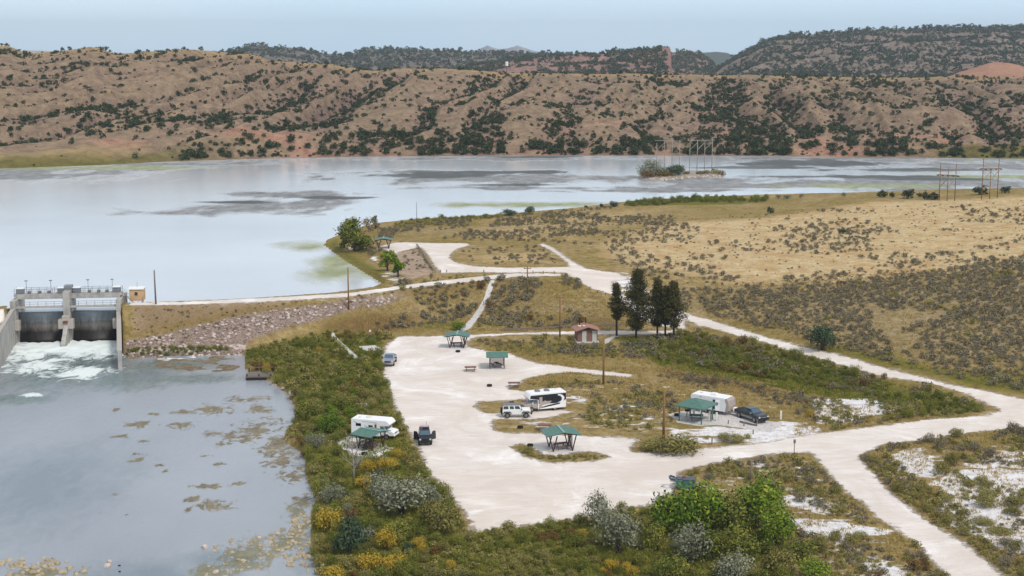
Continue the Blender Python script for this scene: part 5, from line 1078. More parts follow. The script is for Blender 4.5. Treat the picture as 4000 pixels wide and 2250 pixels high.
# hip roofed shelter
x,y,z=gnd(2718,1642); o=empty('picnic_shelter',(x,y,z),math.radians(-34),'green hip-roofed shelter on four thin posts in front of the white travel trailer','shelter'); 
hw=1.7
for a in (-1,1):
    for b in (-1,1): MB().box((a*hw,b*hw,1.2),(.13,.13,2.4)).build('post',M['dumpgreen'],o)
v=[(-2.3,-2.3,2.32),(2.3,-2.3,2.32),(2.3,2.3,2.32),(-2.3,2.3,2.32),(0,0,3.2)]; v+= [(a*1,b*1,c-.12) for a,b,c in v[:4]]
MB().add(v,[(0,1,4),(1,2,4),(2,3,4),(3,0,4),(5,1,0),(1,5,6),(2,6,7),(2,1,6),(3,7,8),(3,2,7),(0,8,5),(0,3,8),(8,7,6,5)]).build('roof',M['roof'],o)
greytable=simple('dark_green_table',srgb(44,52,48),.6,.1)
picnic_table(2720,1640,0,-8,'dark metal picnic table under the green hip-roofed shelter',greytable)
picnic_table(1838,1450,0,4,'brown picnic table alone on the white gravel left of the side-on shelter',M['tablewood'])
picnic_table(2008,1512,0,0,'brown picnic table at the edge of the dry grass above the motorhome',M['tablewood'])
picnic_table(2127,1680,0,0,'reddish picnic table behind the near green-roofed shelter',M['tablewood'])
picnic_table(2062,1585,0,0,'red-brown picnic table half hidden behind the white off-road car',M['tablewood'])
def firering(px,py,lab,mat='iron',grill=False,r=.4,z0=0):
    x,y,z=gnd(px,py,z0); o=empty('fire_ring',(x,y,z),0,lab,'fire ring'); m=MB(); n=18
    v=[];f=[]
    for k in range(n):
        a=2*PI*k/n
        for rr,zz in ((r,0),(r,.28),(r-.03,.28),(r-.03,.02)): v.append((rr*math.cos(a),rr*math.sin(a),zz))
    for k in range(n):
        a=k*4; b=((k+1)%n)*4
        for q in range(3): f.append((a+q,b+q,b+q+1,a+q+1))
    m.add(v,f); m.build('ring',M[mat],o); MB().tube([(0,0,.0),(0,0,.05)],r-.04,14).build('ash_bed',M['iron'],o)
    MB().box((0,.1,.3),(.5,.4,.02)).build('grate',M['iron'],o)
firering(1789,1375,'black fire ring in front of the top shelter'); firering(1912,1509,'black fire ring on the white gravel left of the brown table'); firering(2032,1672,'black fire ring left of the reddish picnic table')
firering(2071,1743,'black fire ring left of the near shelter'); firering(1423,1776,'black fire ring in front of the riverbank shelter'); firering(2644,1624,'dark fire ring on the pale pad left of the hip-roofed shelter'); firering(1999,1577,'rusty red fire ring behind the white off-road car','rusty')
# pedestal grill
x,y,z=gnd(2682,1628); o=empty('pedestal_grill',(x,y,z),0,'small pedestal grill between the fire ring and the hip-roofed shelter','grill'); MB().box((0,0,.4),(.07,.07,.8)).build('post',M['iron'],o); MB().box((0,0,.9),(.5,.4,.22),taper=1.1).build('firebox',M['iron'],o)
# toilet building
x,y,z=gnd(2296,1338,.4); o=empty('toilet_building',(x,y,z),math.radians(7),'small mauve-brown toilet building with two pale doors and a faded red gable roof','toilet')
MB().box((0,1.9,0),(4.0,4.4,.24)).build('slab',M['slab'],o); wl=MB(); W_=1.75
wl.prism([(-W_,.1),(W_,.1),(W_,2.05),(0,2.6),(-W_,2.05)],.15,3.6); wl.build('wall',M['toilwall'],o)
rf=MB()
for s in (-1,1):
    v=[(0,-.45,2.86),(s*2.25,-.45,2.14),(s*2.25,4.0,2.14),(0,4.0,2.86)]; v2=[(a,b,c-.12) for a,b,c in v]; f=[(0,1,2,3),(7,6,5,4),(0,4,5,1),(1,5,6,2),(2,6,7,3)]; f=[q[::-1] for q in f] if s<0 else f; rf.add(v+v2,f)
rr=rf.build('roof',M['toilroof'],o); MB().box((-1.1,2.2,2.58),(.5,.7,.08)).build('skylight',M['white'],rr); MB().box((-.5,1.2,2.78),(.45,.5,.06)).build('skylight',M['white'],rr)
for xx in (-.95,.15): MB().tube([(xx,3.0,2.2),(xx,3.0,3.9)],.09,8).build('vent_pipe',M['iron'],rr)
MB().box((0,.1,2.36),(.9,.06,.3)).build('gable_shade_board',M['frame'],o)
for xx in (-.62,1.2):
    d=MB().box((xx,.12,1.1),(.78,.08,1.95)).build('door',M['door'],o,.01); MB().box((xx+.3,.06,1.05),(.05,.05,.14)).build('handle',M['chrome'],d)
# ------------------------------------------------------------------ dumpster
x,y,z=gnd(2676,1908); o=empty('dumpster',(x,y,z),math.radians(-4),'faded green dumpster with a grey lid at the edge of the gravel lot','dumpster'); o.scale=(.85,.85,.85)
MB().prism([(-.95,.15),(1.2,.15),(1.25,1.35),(-1.45,1.35),(-1.3,1.0)],-.8,.8).build('bin',M['dumpgreen'],o,.02)
b=MB(); 
for zz in (.55,.95): b.box((.0,-.83,zz),(2.2,.05,.08))
b.build('rib',M['dumpgreen'],o); MB().box((.45,0,1.44),(1.7,1.66,.09)).build('lid',M['dumplid'],o,.03); MB().box((-.85,.1,1.43),(.7,1.3,.1),rz=.1).build('lid',M['dumplid'],o,.03); MB().bar((-1.4,-.7,1.36),(-2.1,-.7,1.55),.06,.3).bar((-1.4,.7,1.36),(-2.1,.7,1.55),.06,.3).bar((-2.1,-.7,1.55),(-2.1,.7,1.55),.3,.06).build('lift_arm',M['dumplid'],o)
x_=MB().box((-.1,.3,1.33),(.35,.3,.2)).build('waste_bag',simple('red_bag',srgb(150,70,70),.6,.1),None,.05); x_.location=(x,y,z); tag(x_,'small reddish bag lying on top of the green dumpster','bag')
# ------------------------------------------------------------------ dock
x,y,z=at(1012,1485,WZ); o=empty('fishing_dock',(x,y,WZ),math.radians(4),'small dark fishing dock at the upper end of the riverbank','dock')
MB().box((0,1.6,.55),(4.2,3.4,.18)).build('deck',M['greypole'],o); MB().box((0,1.6,.2),(4.1,3.3,.5)).build('frame',M['iron'],o)
for a in (-1.9,0,1.9):
    MB().box((a,0,.1),(.18,.18,1.8)).build('post',M['iron'],o); MB().box((a,3.2,.3),(.18,.18,2.0)).build('post',M['iron'],o)
MB().bar((-2,0.05,1.15),(2,.05,1.15),.08).bar((-2,3.2,1.4),(2,3.2,1.4),.08).bar((-2,0.05,.85),(2,.05,.85),.06).build('railing',M['greypole'],o)
# ------------------------------------------------------------------ posts, signs, rails
def post(px,py,h,lab,mat,w=.16,z0=0,cat='post',name='wooden_post',grp=None):
    x,y,z=gnd(px,py,z0); m=MB().box((0,0,h/2),(w,w,h)).add([(-w/2,-w/2,h),(w/2,-w/2,h),(w/2,w/2,h),(-w/2,w/2,h),(0,0,h+.06)],[(0,1,4),(1,2,4),(2,3,4),(3,0,4)])
    o=m.build(name,M[mat],None,loc=(x,y,z-.05)); tag(o,lab,cat,grp); return o
for px,py,h,l in [(2771,1636,1.15,'white bollard left of the brown post by the trailer'),(2799,1643,1.2,'white bollard just right of the hip-roofed shelter'),(2955,1652,1.1,'white bollard at the front bumper of the dark pickup'),(3050,1638,1.25,'white bollard standing alone right of the pickup'),(2737,1622,.9,'short white bollard behind the shelter table'),(2710,1621,.9,'leftmost short white bollard behind the shelter')]:
    post(px,py,h,l,'cream',.26,name='bollard',cat='bollard')
for px,py,h,l in [(2777,1645,1.1,'brown post between two white bollards'),(2803,1643,.5,'short brown post at the foot of the right white bollard'),(2845,1655,.55,'first low post in front of the travel trailer'),(2906,1664,.6,'second low post in front of the travel trailer'),(2942,1696,.65,'low post on the sand in front of the dark pickup'),(3024,1634,.6,'low post left of the lone white bollard'),(2630,1598,.5,'low post at the left corner of the pad'),(2557,1630,.5,'low post in the grass left of the pad'),(2781,1732,.8,'leaning post right of the long olive bush'),(3225,1664,.5,'low post on the sand at the road junction'),(3705,1628,.6,'low post by the olive wedge near the road')]:
    post(px,py,h,l,'greypole',.14)
gp=[(1700,1066),(1745,1064),(1890,1064),(2082,1068),(2122,1070),(2165,1070),(2214,1078),(2262,1112),(2302,1132),(2334,1145),(2365,1154),(2025,1090),(2040,1088),(1720,1065)]
for px,py in gp: post(px,py,.6,'short weathered guard post along the edge of the upper gravel road','greypole',.18,5,'post','guard_post','guard posts of the upper gravel road')
def railfence(pts,z0,lab,name='pole_rail_fence',h=.55):
    P=[gnd(a,b,z0) for a,b in pts]; o=empty(name,P[0],0,lab,'fence'); O=Vector(P[0])
    for a,b in zip(P[:-1],P[1:]):
        a=Vector(a)-O; b=Vector(b)-O; n=max(1,int((b-a).length/2.5)); MB().bar(a+Vector((0,0,h)),b+Vector((0,0,h)),.2,.2).build('rail',M['greypole'],o)
        for i in range(n): q=a.lerp(b,i/n); MB().box((q.x,q.y,q.z+h/2-.15),(.15,.15,h+.3)).build('post',M['greypole'],o)
railfence([(1628,962),(1645,985),(1672,1030),(1696,1066)],5,'weathered timber rail along the left edge of the upper parking')
railfence([(1960,1294),(2060,1291),(2200,1283),(2310,1279),(2428,1275)],.6,'long low timber rail between the toilet road and the slope',h=.4)
railfence([(2890,1650),(2940,1662),(2958,1664)],0,'low rail at the front edge of the trailer pad',h=.15)
x,y,z=gnd(3102,1776); o=empty('road_sign',(x,y,z),0,'small dark sign on a thin post beside the campground road','sign'); MB().box((0,0,.9),(.08,.08,1.9)).build('post',M['greypole'],o); MB().box((0,-.06,1.75),(.3,.04,.5)).build('sign_board',M['greyplastic'],o)
x,y,z=gnd(1446,1318); o=empty('small_sign',(x,y,z),0,'small white notice on a post in the marsh grass','sign'); MB().box((0,0,.6),(.07,.07,1.2)).build('post',M['greypole'],o); MB().box((0,-.05,1.2),(.35,.03,.4)).build('sign_board',M['white'],o)
x,y,z=gnd(3461,892,7); o=empty('marker_post',(x,y,z),0,'thin pale marker in the golden grass','post'); MB().box((0,0,.4),(.1,.1,.8)).build('post',M['cream'],o)
fence('pipe_railing',[gnd(520,1179,5),gnd(560,1182,5)],'short grey railing at the corner of the dam road by the hut',M['gateframe'])
# white tank on the far ridge
x=(1980-2000)/F*1500; D_=1480; zt=zray(1980,246,D_); o=empty('water_tank',(x,D_,zt-6),0,'tiny white tank on the far ridge','tank'); MB().tube([(0,0,3),(0,0,7.5)],1.6,12).build('tank',M['white'],o); MB().tube([(0,0,-6),(0,0,3)],.5,8).build('stand',M['greypole'],o)
# ------------------------------------------------------------------ vehicles
def wheel(o,x,y,r,w=.24,name='wheel'):
    s=1 if y>0 else -1
    t=MB().tube([(0,-w/2,0),(0,-w*.35,0),(0,w*.35,0),(0,w/2,0)],[r*.92,r,r,r*.92],18).build(name,M['black'],o,smooth=False); t.location=(x,y,r)
    MB().tube([(0,s*(w/2+.012),0),(0,s*(w/2-.05),0)],r*.6,12).build('rim',M['rim'],t)
def cabin(o,x0,x1,t0,t1,hw,ht,z0,z1,mat,glass,side,name='cabin',fw=True,rear=True):
    b=[(x0,-hw,z0),(x1,-hw,z0),(x1,hw,z0),(x0,hw,z0)]; t=[(t0,-ht,z1),(t1,-ht,z1),(t1,ht,z1),(t0,ht,z1)]
    MB().add(b+t,[(3,2,1,0),(4,5,6,7),(0,1,5,4),(1,2,6,5),(2,3,7,6),(3,0,4,7)]).build(name,mat,o,.05)
    R=[b[0],b[1],t[1],t[0]]; Lq=[b[2],b[3],t[3],t[2]]; Fq=[b[1],b[2],t[2],t[1]]; Bq=[b[3],b[0],t[0],t[3]]
    for u0,u1 in side:
        MB().pane(R,u0,u1,.18,.86).build('side_window',glass,o); MB().pane(Lq,1-u1,1-u0,.18,.86).build('side_window',glass,o)
    if fw: MB().pane(Fq,.07,.93,.08,.92).build('windscreen',M['bglass'],o)
    if rear: MB().pane(Bq,.12,.88,.2,.85).build('rear_window',glass,o)
def lights(o,x,hw,z,w=.3,h=.18,mat='amber',name='headlight'):
    for s in (-1,1): MB().box((x,s*(hw-w*.6),z),(.06,w,h)).build(name,M[mat],o,.02)
# white off-road car
x,y,z=gnd(2017,1633); o=empty('off_road_car',(x,y+.75,z),math.radians(3),'white four-door off-road car with grey roof in front of the motorhome','car')
MB().prism([(-1.95,.5),(1.1,.5),(1.1,.62),(1.9,.62),(1.95,1.12),(.75,1.18),(-1.95,1.18)],-.78,.78).build('body',M['white'],o,.05)
MB().box((1.3,0,1.17),(1.2,1.3,.06)).build('hood',M['white'],o,.03)
cabin(o,-1.93,.78,-1.85,.45,.76,.68,1.18,1.78,M['white'],M['glass'],[(.03,.3),(.37,.6),(.66,.93)])
MB().box((-.72,0,1.83),(2.35,1.4,.1)).build('roof',M['greyplastic'],o,.04)
for xx in (-1.3,1.3):
    for s in (-1,1): wheel(o,xx,s*.76,.4); MB().prism([(xx-.55,.6),(xx-.38,.86),(xx+.38,.86),(xx+.55,.6),(xx+.6,.66),(xx+.42,.94),(xx-.42,.94),(xx-.6,.66)],s*.72,s*.95).build('fender',M['black'],o)
MB().box((2.08,0,.6),(.22,1.6,.22)).build('front_bumper',M['black'],o,.04); MB().box((-2.05,0,.55),(.2,1.5,.22)).build('rear_bumper',M['black'],o,.04)
sw_=MB().tube([(-1.98,0,1.0),(-2.22,0,1.0)],.4,16).build('spare_wheel',M['black'],o); MB().tube([(-2.2,0,1.0),(-2.25,0,1.0)],.22,12).build('cover',M['greyplastic'],sw_)
lights(o,1.96,.78,.98,.24,.22); MB().box((1.965,0,.92),(.04,.8,.34)).build('grille',M['greyplastic'],o)
for s in (-1,1): MB().box((.7,s*.9,1.3),(.12,.2,.16)).build('mirror',M['black'],o,.03)
# motorhomes
def motorhome(px,py,yaw,lab,L,hgt,swirl,W=2.2,off=1.1,name='motorhome'):
    x,y,z=gnd(px,py); o=empty(name,(x,y,z),math.radians(yaw),lab,'motorhome'); a,b=-L/2,L/2; hb=.38
    MB().prism([(a,hb+.1),(a+.1,hb),(b-1.9,hb),(b-1.9,1.75),(b-.65,1.85),(b-.45,2.1),(b-.75,hgt-.12),(b-1.0,hgt),(a+.1,hgt),(a,hgt-.1)],-W/2,W/2).build('body',M['white'],o,.07)
    MB().prism([(b-2.0,.5),(b-.15,.5),(b,.62),(b-.02,1.0),(b-.25,1.12),(b-1.05,1.25),(b-1.45,1.72),(b-2.0,1.74)],-.92,.92,top=(1.15,1.8,.86)).build('cab',M['taupe'] if swirl else M['white'],o,.06)
    MB().add([(b-1.02,-.8,1.3),(b-1.02,.8,1.3),(b-1.37,.72,1.7),(b-1.37,-.72,1.7)],[(0,1,2,3)]).build('windscreen',M['bglass'],o)
    for s in (-1,1):
        q=MB().add([(b-1.15,s*.915,1.24),(b-1.9,s*.925,1.24),(b-1.9,s*.86,1.68),(b-1.5,s*.86,1.68)],[(0,1,2,3)] if s>0 else [(3,2,1,0)]).build('cab_window',M['bglass'],o)
        for xx in (a+1.7 if L>6 else a+1.5,b-1.0): wheel(o,xx,s*(W/2-.14 if xx<0 else .86),.38)
        MB().box((b-1.1,s*1.15,1.3),(.1,.22,.3)).build('mirror',M['white'],o,.03)
        if swirl:
            e=s*(W/2+.012)
            def pn(nm_,pts,mat,k=1):
                v=[(p[0],e+s*.004*k,p[1]) for p in pts]; n=len(v); MB().add(v,[tuple(range(n)) if s<0 else tuple(range(n))[::-1]]).build(nm_,mat,o)
            pn('dark_side_graphic',[(a+.05,hgt-.25),(a+.05,1.55),(a+.9,1.2),(a+1.7,1.1),(b-2.0,1.2),(b-2.0,1.8),(b-.7,2.0),(b-.78,hgt-.3)],M['graphic'])
            sw=[]
            for i in range(15): t=i/14; ang=-.5*PI+t*PI*1.05; sw.append((a+1.15-.85*math.cos(ang),1.75+.62*math.sin(ang)))
            for i in range(15): t=1-i/14; ang=-.5*PI+t*PI*1.05; sw.append((a+1.25-.62*math.cos(ang)*(1-.2*t),1.72+.48*math.sin(ang)))
            pn('pale_swirl_graphic',sw,M['white'],2)
            pn('dark_side_stripe',[(a+.9,1.15),(a+2.6,.95),(b-2.0,.62),(b-2.0,.5),(a+2.4,.74),(a+1.0,.95)],M['graphic'],2)
            pn('tan_side_panel',[(a+2.2,1.5),(a+3.2,1.62),(b-2.1,1.3),(b-2.1,.9),(a+2.6,1.1)],M['taupe'],2)
            pn('side_window',[(a+2.0,1.95),(a+3.1,1.95),(a+3.1,1.5),(a+2.0,1.5)],M['glass'],3)
            pn('entry_door',[(b-2.55,2.15),(b-2.1,2.15),(b-2.1,.6),(b-2.55,.6)],M['taupe'],4)
        else:
            e=s*(W/2+.012)
            def pn(nm_,x0,x1,z0,z1,mat,k=1): 
                v=[(x0,e+s*.004*k,z0),(x1,e+s*.004*k,z0),(x1,e+s*.004*k,z1),(x0,e+s*.004*k,z1)]; MB().add(v,[(0,1,2,3)] if s<0 else [(3,2,1,0)]).build(nm_,mat,o)
            pn('side_window',a+.7,a+1.45,1.62,2.0,M['glass']); pn('side_window',a+2.5,a+3.1,1.6,1.85,M['glass']); pn('entry_door',b-2.7,b-2.25,.6,2.2,M['cream']); pn('door_window',b-2.6,b-2.35,1.5,2.0,M['redlens'],2)
            MB().bar((a+.4,e,2.2),(a+1.0,e,1.95),.01,.05).bar((a+1.6,e,2.28),(b-2.3,e,2.24),.01,.03).bar((a+1.9,e,1.75),(a+3.0,e,1.35),.01,.04).build('grey_side_stripe',M['greyplastic'],o)
            v=[(b-.62,e*.98,2.0),(b-1.4,e,2.05)]
    for xx in ((-.6,.8) if swirl else (-.9,)):
        MB().box((xx+.1,0,hgt+.1),(.75,.7,.2),taper=.85).build('roof_air_conditioner' if xx<0 else 'roof_vent',M['greyplastic'] if swirl else M['cream'],o,.04)
    MB().box((a+1.0,-.4,hgt+.05),(.4,.4,.12)).build('roof_vent',M['cream'],o,.03)
    MB().box((b+.03,0,.6),(.14,1.8,.22)).build('front_bumper',M['chrome'] if swirl else M['white'],o,.04); lights(o,b-.02,.9,.86,.26,.16); MB().box((b-.0,0,.86),(.05,.8,.2)).build('grille',M['greyplastic'],o)
    lights(o,a-.01,W/2,.9,.14,.4,'redlens','tail_light'); MB().add([(a-.012,-.5,1.7),(a-.012,.5,1.7),(a-.012,.5,2.2),(a-.012,-.5,2.2)],[(3,2,1,0)]).build('rear_window',M['glass'],o)
M['graphic']=simple('dark_charcoal_graphic',srgb(42,44,54),.3,.1)
motorhome(2122,1600,199,'motorhome with charcoal and silver swirls parked behind the white off-road car',6.2,2.75,True)
motorhome(1466,1706,-17,'plain white cab-over motorhome parked behind the riverbank shelter',6.0,2.6,False,name='camper_van')
# travel trailer
x,y,z=gnd(2786,1612); o=empty('travel_trailer',(x,y+.5,z),math.radians(-34),'white travel trailer with a taupe front end hitched to the dark pickup','trailer'); a,b=-3.0,3.0; W=2.2
MB().prism([(a,.55),(b-.5,.5),(b-.05,.75),(b,1.3),(b-.15,2.1),(b-.45,2.5),(a+.25,2.55),(a,2.3)],-W/2,W/2).build('body',M['white'],o,.09)
MB().prism([(b-.62,.52),(b-.48,.49),(b-.03,.75),(b+.02,1.3),(b-.13,2.11),(b-.42,2.49),(b-.7,2.3),(b-.45,1.6)],-W/2-.012,W/2+.012).build('front_cap',M['taupe'],o,.03)
e=-W/2-.015
def tp(nm_,x0,x1,z0,z1,mat,k=1): MB().add([(x0,e-.004*k,z0),(x1,e-.004*k,z0),(x1,e-.004*k,z1),(x0,e-.004*k,z1)],[(0,1,2,3)]).build(nm_,mat,o)
tp('side_window',-2.2,-1.95,1.5,1.95,M['glass']); tp('side_window',-.45,.15,1.45,1.8,M['glass']); tp('doorway',.5,.95,.7,2.1,M['graphic']); tp('grey_side_stripe',-2.8,-.7,1.28,1.34,M['cream']); tp('grey_side_stripe',-2.8,-.7,1.12,1.16,M['cream']); tp('side_vent',-1.6,-1.2,2.2,2.26,M['greyplastic'])
dd_=MB().box((1.28,-W/2-.18,1.4),(.62,.05,1.5),rz=.35).build('open_door',M['white'],o,.01); MB().box((1.26,-W/2-.215,1.6),(.22,.02,.5),rz=.35).build('door_window',M['greyplastic'],dd_)
MB().box((.2,0,2.68),(1.0,.75,.26),taper=.8).build('roof_air_conditioner',M['white'],o,.06); MB().box((-1.8,0,2.6),(.4,.4,.1)).build('roof_vent',M['cream'],o,.03)
for xx in (-.55,.25):
    for s in (-1,1): wheel(o,xx,s*.95,.34)
MB().bar((b-.4,-.6,.5),(b+1.1,0,.5),.1).bar((b-.4,.6,.5),(b+1.1,0,.5),.1).build('hitch_frame',M['black'],o); MB().box((b+.45,0,.85),(.45,.75,.6)).build('gas_bottle_cover',M['white'],o,.08); MB().box((-.2,-1.0,.5),(4.6,.05,.25)).build('skirt',M['black'],o)
# pickups
def pickup(px,py,dx,dy,yaw,lab,paint,L,Wd,two,hgt=1.75,name='pickup_truck'):
    x,y,z=gnd(px,py); o=empty(name,(x+dx,y+dy,z),math.radians(yaw),lab,'pickup'); a,b=-L/2,L/2; hw=Wd/2; r=.43
    MB().prism([(a,.55),(b-.1,.48),(b,.62),(b-.02,.98),(b-.3,1.08),(b-1.35,1.16),(a+1.75,1.16),(a,1.12)],-hw,hw,top=(.6,1.2,.95)).build('body',paint,o,.06)
    cabin(o,a+1.75,b-1.35,a+1.85,b-1.95,hw*.93,hw*.78,1.14,hgt,paint,M['glass'],[(.12,.45),(.52,.86)])
    MB().add([(a+.08,-hw*.8,1.175),(a+1.5,-hw*.8,1.175),(a+1.5,hw*.8,1.175),(a+.08,hw*.8,1.175)],[(0,1,2,3)]).build('cargo_bed',M['black'],o)
    if two: 
        for s in (-1,1): MB().prism([(a+.02,.46),(b-.1,.42),(b-.02,.66),(a+.02,.74)],s*(hw-.1),s*(hw+.03)).build('lower_trim',M['rim'],o)
    for xx in (a+1.0,b-.85):
        for s in (-1,1): wheel(o,xx,s*(hw-.06),r,.28)
    MB().box((b+.05,0,.56),(.2,Wd*.96,.24)).build('front_bumper',M['chrome'] if not two else M['black'],o,.04); MB().box((a-.06,0,.58),(.18,Wd*.94,.2)).build('rear_bumper',M['chrome'],o,.04)
    MB().box((b+.0,0,.85),(.06,Wd*.55,.3)).build('grille',M['graphic'],o,.02); MB().box((b+.035,0,.85),(.04,Wd*.5,.07)).build('grille_bar',M['chrome'],o)
    lights(o,b-.0,hw,.88,.3,.2); lights(o,a-.0,hw,.9,.12,.3,'redlens','tail_light')
    for s in (-1,1): MB().box((b-1.5,s*(hw+.14),1.25),(.12,.24,.2)).build('mirror',M['chrome'] if two else M['black'],o,.03)
    return o
pickup(2925,1642,.45,.6,-59,'dark teal pickup with a silver lower stripe towing the travel trailer',M['tealpaint'],5.1,1.85,True,1.7)
pickup(1514,1434,0.1,2.6,-92,'silver pickup facing the camera at the left edge of the gravel lot',M['silverpaint'],4.9,1.85,False,1.72)
# black car with open doors
x,y,z=gnd(1656,1742); o=empty('off_road_car',(x,y+1.75,z),math.radians(-84),'black off-road car with both doors open on the white gravel','car')
MB().prism([(-1.7,.48),(1.6,.45),(1.75,.6),(1.72,1.02),(.75,1.12),(-1.7,1.12)],-.8,.8,top=(.6,1.1,.96)).build('body',M['blackpaint'],o,.05)
cabin(o,-1.66,.72,-1.55,.3,.76,.66,1.12,1.72,M['blackpaint'],M['glass'],[(.05,.4),(.48,.92)])
for xx in (-1.1,1.15):
    for s in (-1,1): wheel(o,xx,s*.76,.4,.28)
MB().box((1.82,0,.58),(.22,1.66,.26)).build('front_bumper',M['black'],o,.04); MB().box((-1.8,0,.58),(.2,1.6,.24)).build('rear_bumper',M['black'],o,.04); lights(o,1.74,.8,.85,.24,.2); MB().box((1.74,0,.82),(.05,.75,.3)).build('grille',M['iron'],o)
for s in (-1,1):
    d=MB().prism([(0,.5),(.85,.5),(.85,1.12),(.78,1.58),(.74,1.62),(.3,1.62),(0,1.15)],-.03,.03).build('open_door',M['blackpaint'],o,.01); d.location=(.62,s*.8,0); d.rotation_euler=(0,0,s*math.radians(180-50))
    MB().add([(.12,s*.036,1.16),(.8,s*.036,1.16),(.72,s*.036,1.56),(.34,s*.036,1.56)],[(0,1,2,3),(3,2,1,0)]).build('door_window',M['bglass'],d)
rk=MB()
for yy in (-.55,0,.55): rk.box((-.6,yy,1.84),(1.9,.04,.05))
for xx in (-1.4,-.6,.2): rk.box((xx,0,1.84),(.04,1.2,.05)); 
rk.build('roof_rack',M['black'],o); cg=MB().box((-1.0,.1,1.95),(.7,.8,.2)).build('cargo_bag',simple('pinkish_white_load',srgb(200,180,186),.7,.1),None,.06,loc=(x,y+1.75,z)); cg.rotation_euler=(0,0,math.radians(-84)); tag(cg,'pale pinkish load strapped on the roof of the black car','bag')
MB().tube([(-1.6,.3,1.6),(-1.6,.3,2.4)],.02,5).build('antenna',M['black'],o)
# person standing by the hip-roofed shelter
x,y,z=gnd(2689,1624); pr=empty('person',(x,y,z),math.radians(20),'person in a dark teal shirt and shorts standing at the left of the hip-roofed shelter','person')
def skinfig(name,verts,edges,rad,mat,parent,levels=1):
    me=bpy.data.meshes.new(name); me.from_pydata(verts,edges,[]); me.materials.append(mat); o=bpy.data.objects.new(name,me); C.objects.link(o); o.parent=parent
    m=o.modifiers.new('skin','SKIN'); m.use_smooth_shade=True
    lay=me.skin_vertices[0] if me.skin_vertices else None
    if lay:
        for i,r in enumerate(rad): lay.data[i].radius=(r,r)
        lay.data[0].use_root=True
    s=o.modifiers.new('sub','SUBSURF'); s.levels=levels; s.render_levels=levels; return o
vb=[(0,0,.95),(0,0,1.15),(0,0,1.38),(0,0,1.47),(0,-.01,1.55),(0,-.02,1.64),(0,-.01,1.73),(.17,0,1.4),(.24,.0,1.14),(.25,-.08,.9),(.25,-.12,.8),(-.17,0,1.4),(-.24,0,1.14),(-.25,-.06,.9),(-.25,-.1,.8),(.1,0,.88),(.11,-.01,.5),(.11,.02,.1),(.11,-.12,.04),(-.1,0,.88),(-.12,.02,.5),(-.12,.04,.1),(-.12,-.1,.04)]
eb=[(0,1),(1,2),(2,3),(3,4),(4,5),(5,6),(2,7),(7,8),(8,9),(9,10),(2,11),(11,12),(12,13),(13,14),(0,15),(15,16),(16,17),(17,18),(0,19),(19,20),(20,21),(21,22)]
rb_=[.14,.13,.14,.05,.075,.1,.06,.06,.045,.035,.03,.06,.045,.035,.03,.085,.055,.04,.04,.085,.055,.04,.04]
def addskin(o):
    pass
import bmesh
def skinobj(name,V,E,R,mat,parent):
    bm=bmesh.new(); lay=bm.verts.layers.skin.verify(); vs=[bm.verts.new(v) for v in V]
    for a,b in E: bm.edges.new((vs[a],vs[b]))
    for v,r in zip(vs,R): v[lay].radius=(r,r)
    vs[0][lay].use_root=True
    me=bpy.data.meshes.new(name); bm.to_mesh(me); bm.free(); me.materials.append(mat); o=bpy.data.objects.new(name,me); C.objects.link(o); o.parent=parent
    m=o.modifiers.new('skin','SKIN'); m.use_smooth_shade=True; s=o.modifiers.new('sub','SUBSURF'); s.levels=s.render_levels=1; return o
skinobj('body',vb,eb,rb_,M['skin'],pr)
skinobj('shirt',[(0,0,.98),(0,0,1.18),(0,0,1.39),(.18,0,1.41),(.24,0,1.2),(-.18,0,1.41),(-.24,0,1.2)],[(0,1),(1,2),(2,3),(3,4),(2,5),(5,6)],[.16,.155,.16,.075,.065,.075,.065],M['shirt'],pr)
skinobj('shorts',[(0,0,.96),(.1,0,.86),(.115,0,.58),(-.1,0,.86),(-.12,0.01,.58)],[(0,1),(1,2),(0,3),(3,4)],[.155,.11,.085,.11,.085],M['shorts'],pr)
skinobj('hair',[(0,.02,1.72),(0,.02,1.77)],[(0,1)],[.1,.07],M['bark'],pr)
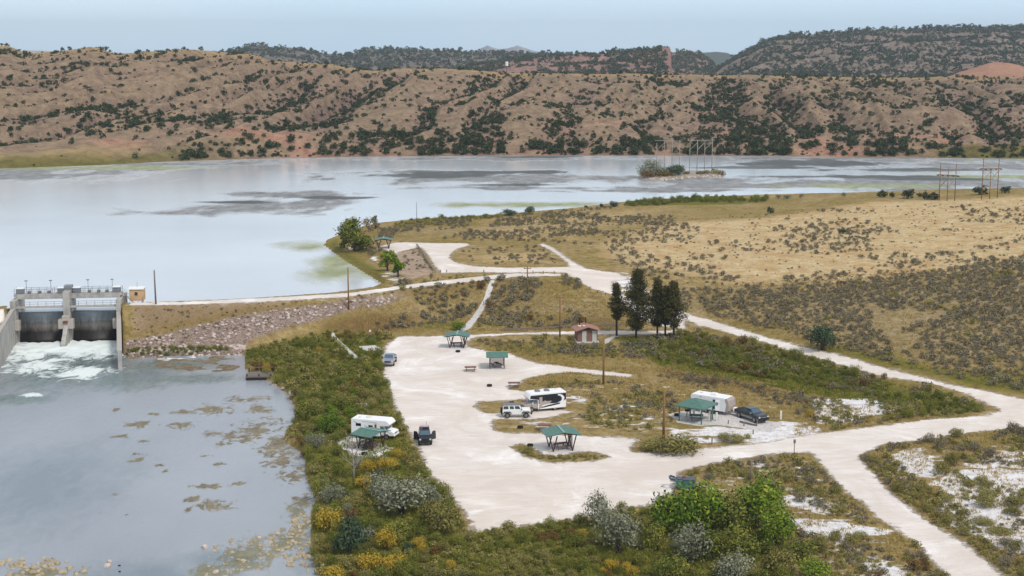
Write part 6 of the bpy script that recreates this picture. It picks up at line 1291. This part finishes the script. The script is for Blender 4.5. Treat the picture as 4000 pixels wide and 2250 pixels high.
# ------------------------------------------------------------------ air, light, camera
hz=MB().box((0,4900,140),(9000,10600,288)).build('haze',None); tag(hz,kind='stuff'); hz['label']='thin blue haze filling the air over the lake and hills'
m=bpy.data.materials.new('haze_air'); m.use_nodes=True; nt=m.node_tree; nt.nodes.clear(); out=nt.nodes.new('ShaderNodeOutputMaterial'); pv=nt.nodes.new('ShaderNodeVolumePrincipled')
pv.inputs['Color'].default_value=(.72,.82,.93,1); pv.inputs['Density'].default_value=HAZE; pv.inputs['Anisotropy'].default_value=.2; nt.links.new(pv.outputs[0],out.inputs['Volume']); hz.data.materials.append(m)
sc=bpy.context.scene
w=bpy.data.worlds.new('World'); sc.world=w; w.use_nodes=True; nt=w.node_tree; bg=nt.nodes['Background']
sky=nt.nodes.new('ShaderNodeTexSky'); sky.sky_type='NISHITA'; sky.sun_disc=False; EL,AZ=math.radians(52),math.radians(SUNAZ)
sky.sun_elevation=EL; sky.sun_rotation=AZ; sky.air_density=1.0; sky.dust_density=1.5; sky.ozone_density=1.0
tc=nt.nodes.new('ShaderNodeTexCoord'); mp=nt.nodes.new('ShaderNodeMapping'); mp.inputs['Scale'].default_value=(1,1,4); nt.links.new(tc.outputs['Generated'],mp.inputs[0])
nz=nt.nodes.new('ShaderNodeTexNoise'); nz.inputs['Scale'].default_value=3; nz.inputs['Detail'].default_value=4; nt.links.new(mp.outputs[0],nz.inputs['Vector'])
cl=ramp(nt,nz.outputs[0],[(.3,tuple(c*CLOUD*1.07 for c in (.53,.745,.93))),(.7,tuple(c*CLOUD*1.07 for c in (.62,.79,.94)))])
sx=nt.nodes.new('ShaderNodeSeparateXYZ'); nt.links.new(tc.outputs['Generated'],sx.inputs[0]); up_=ramp(nt,sx.outputs[2],[(0,(0,0,0)),(.3,(1,1,1))]); zen=(.47*CLOUD,.49*CLOUD,.51*CLOUD,1)
mx=mix(nt,.8,sky.outputs[0],mix(nt,up_,cl,zen)); nt.links.new(mx,bg.inputs[0]); bg.inputs[1].default_value=.1
sl=bpy.data.lights.new('sun','SUN'); sl.energy=1.5; sl.angle=math.radians(10); sl.color=(1,.95,.88); so=bpy.data.objects.new('sun',sl); C.objects.link(so)
dv=Vector((math.sin(AZ)*math.cos(EL),math.cos(AZ)*math.cos(EL),math.sin(EL))); so.rotation_euler=dv.to_track_quat('Z','Y').to_euler()
cam=bpy.data.cameras.new('camera'); co=bpy.data.objects.new('camera',cam); C.objects.link(co); co.location=(0,0,CH); co.rotation_euler=(PI/2-PITCH,0,0)
cam.sensor_width=36; cam.lens=36*F/4000; cam.clip_start=1; cam.clip_end=30000; sc.camera=co
sc.view_settings.view_transform='Standard'; sc.view_settings.look='None'; sc.view_settings.exposure=EXPO; sc.view_settings.gamma=1
sc.cycles.volume_bounces=0
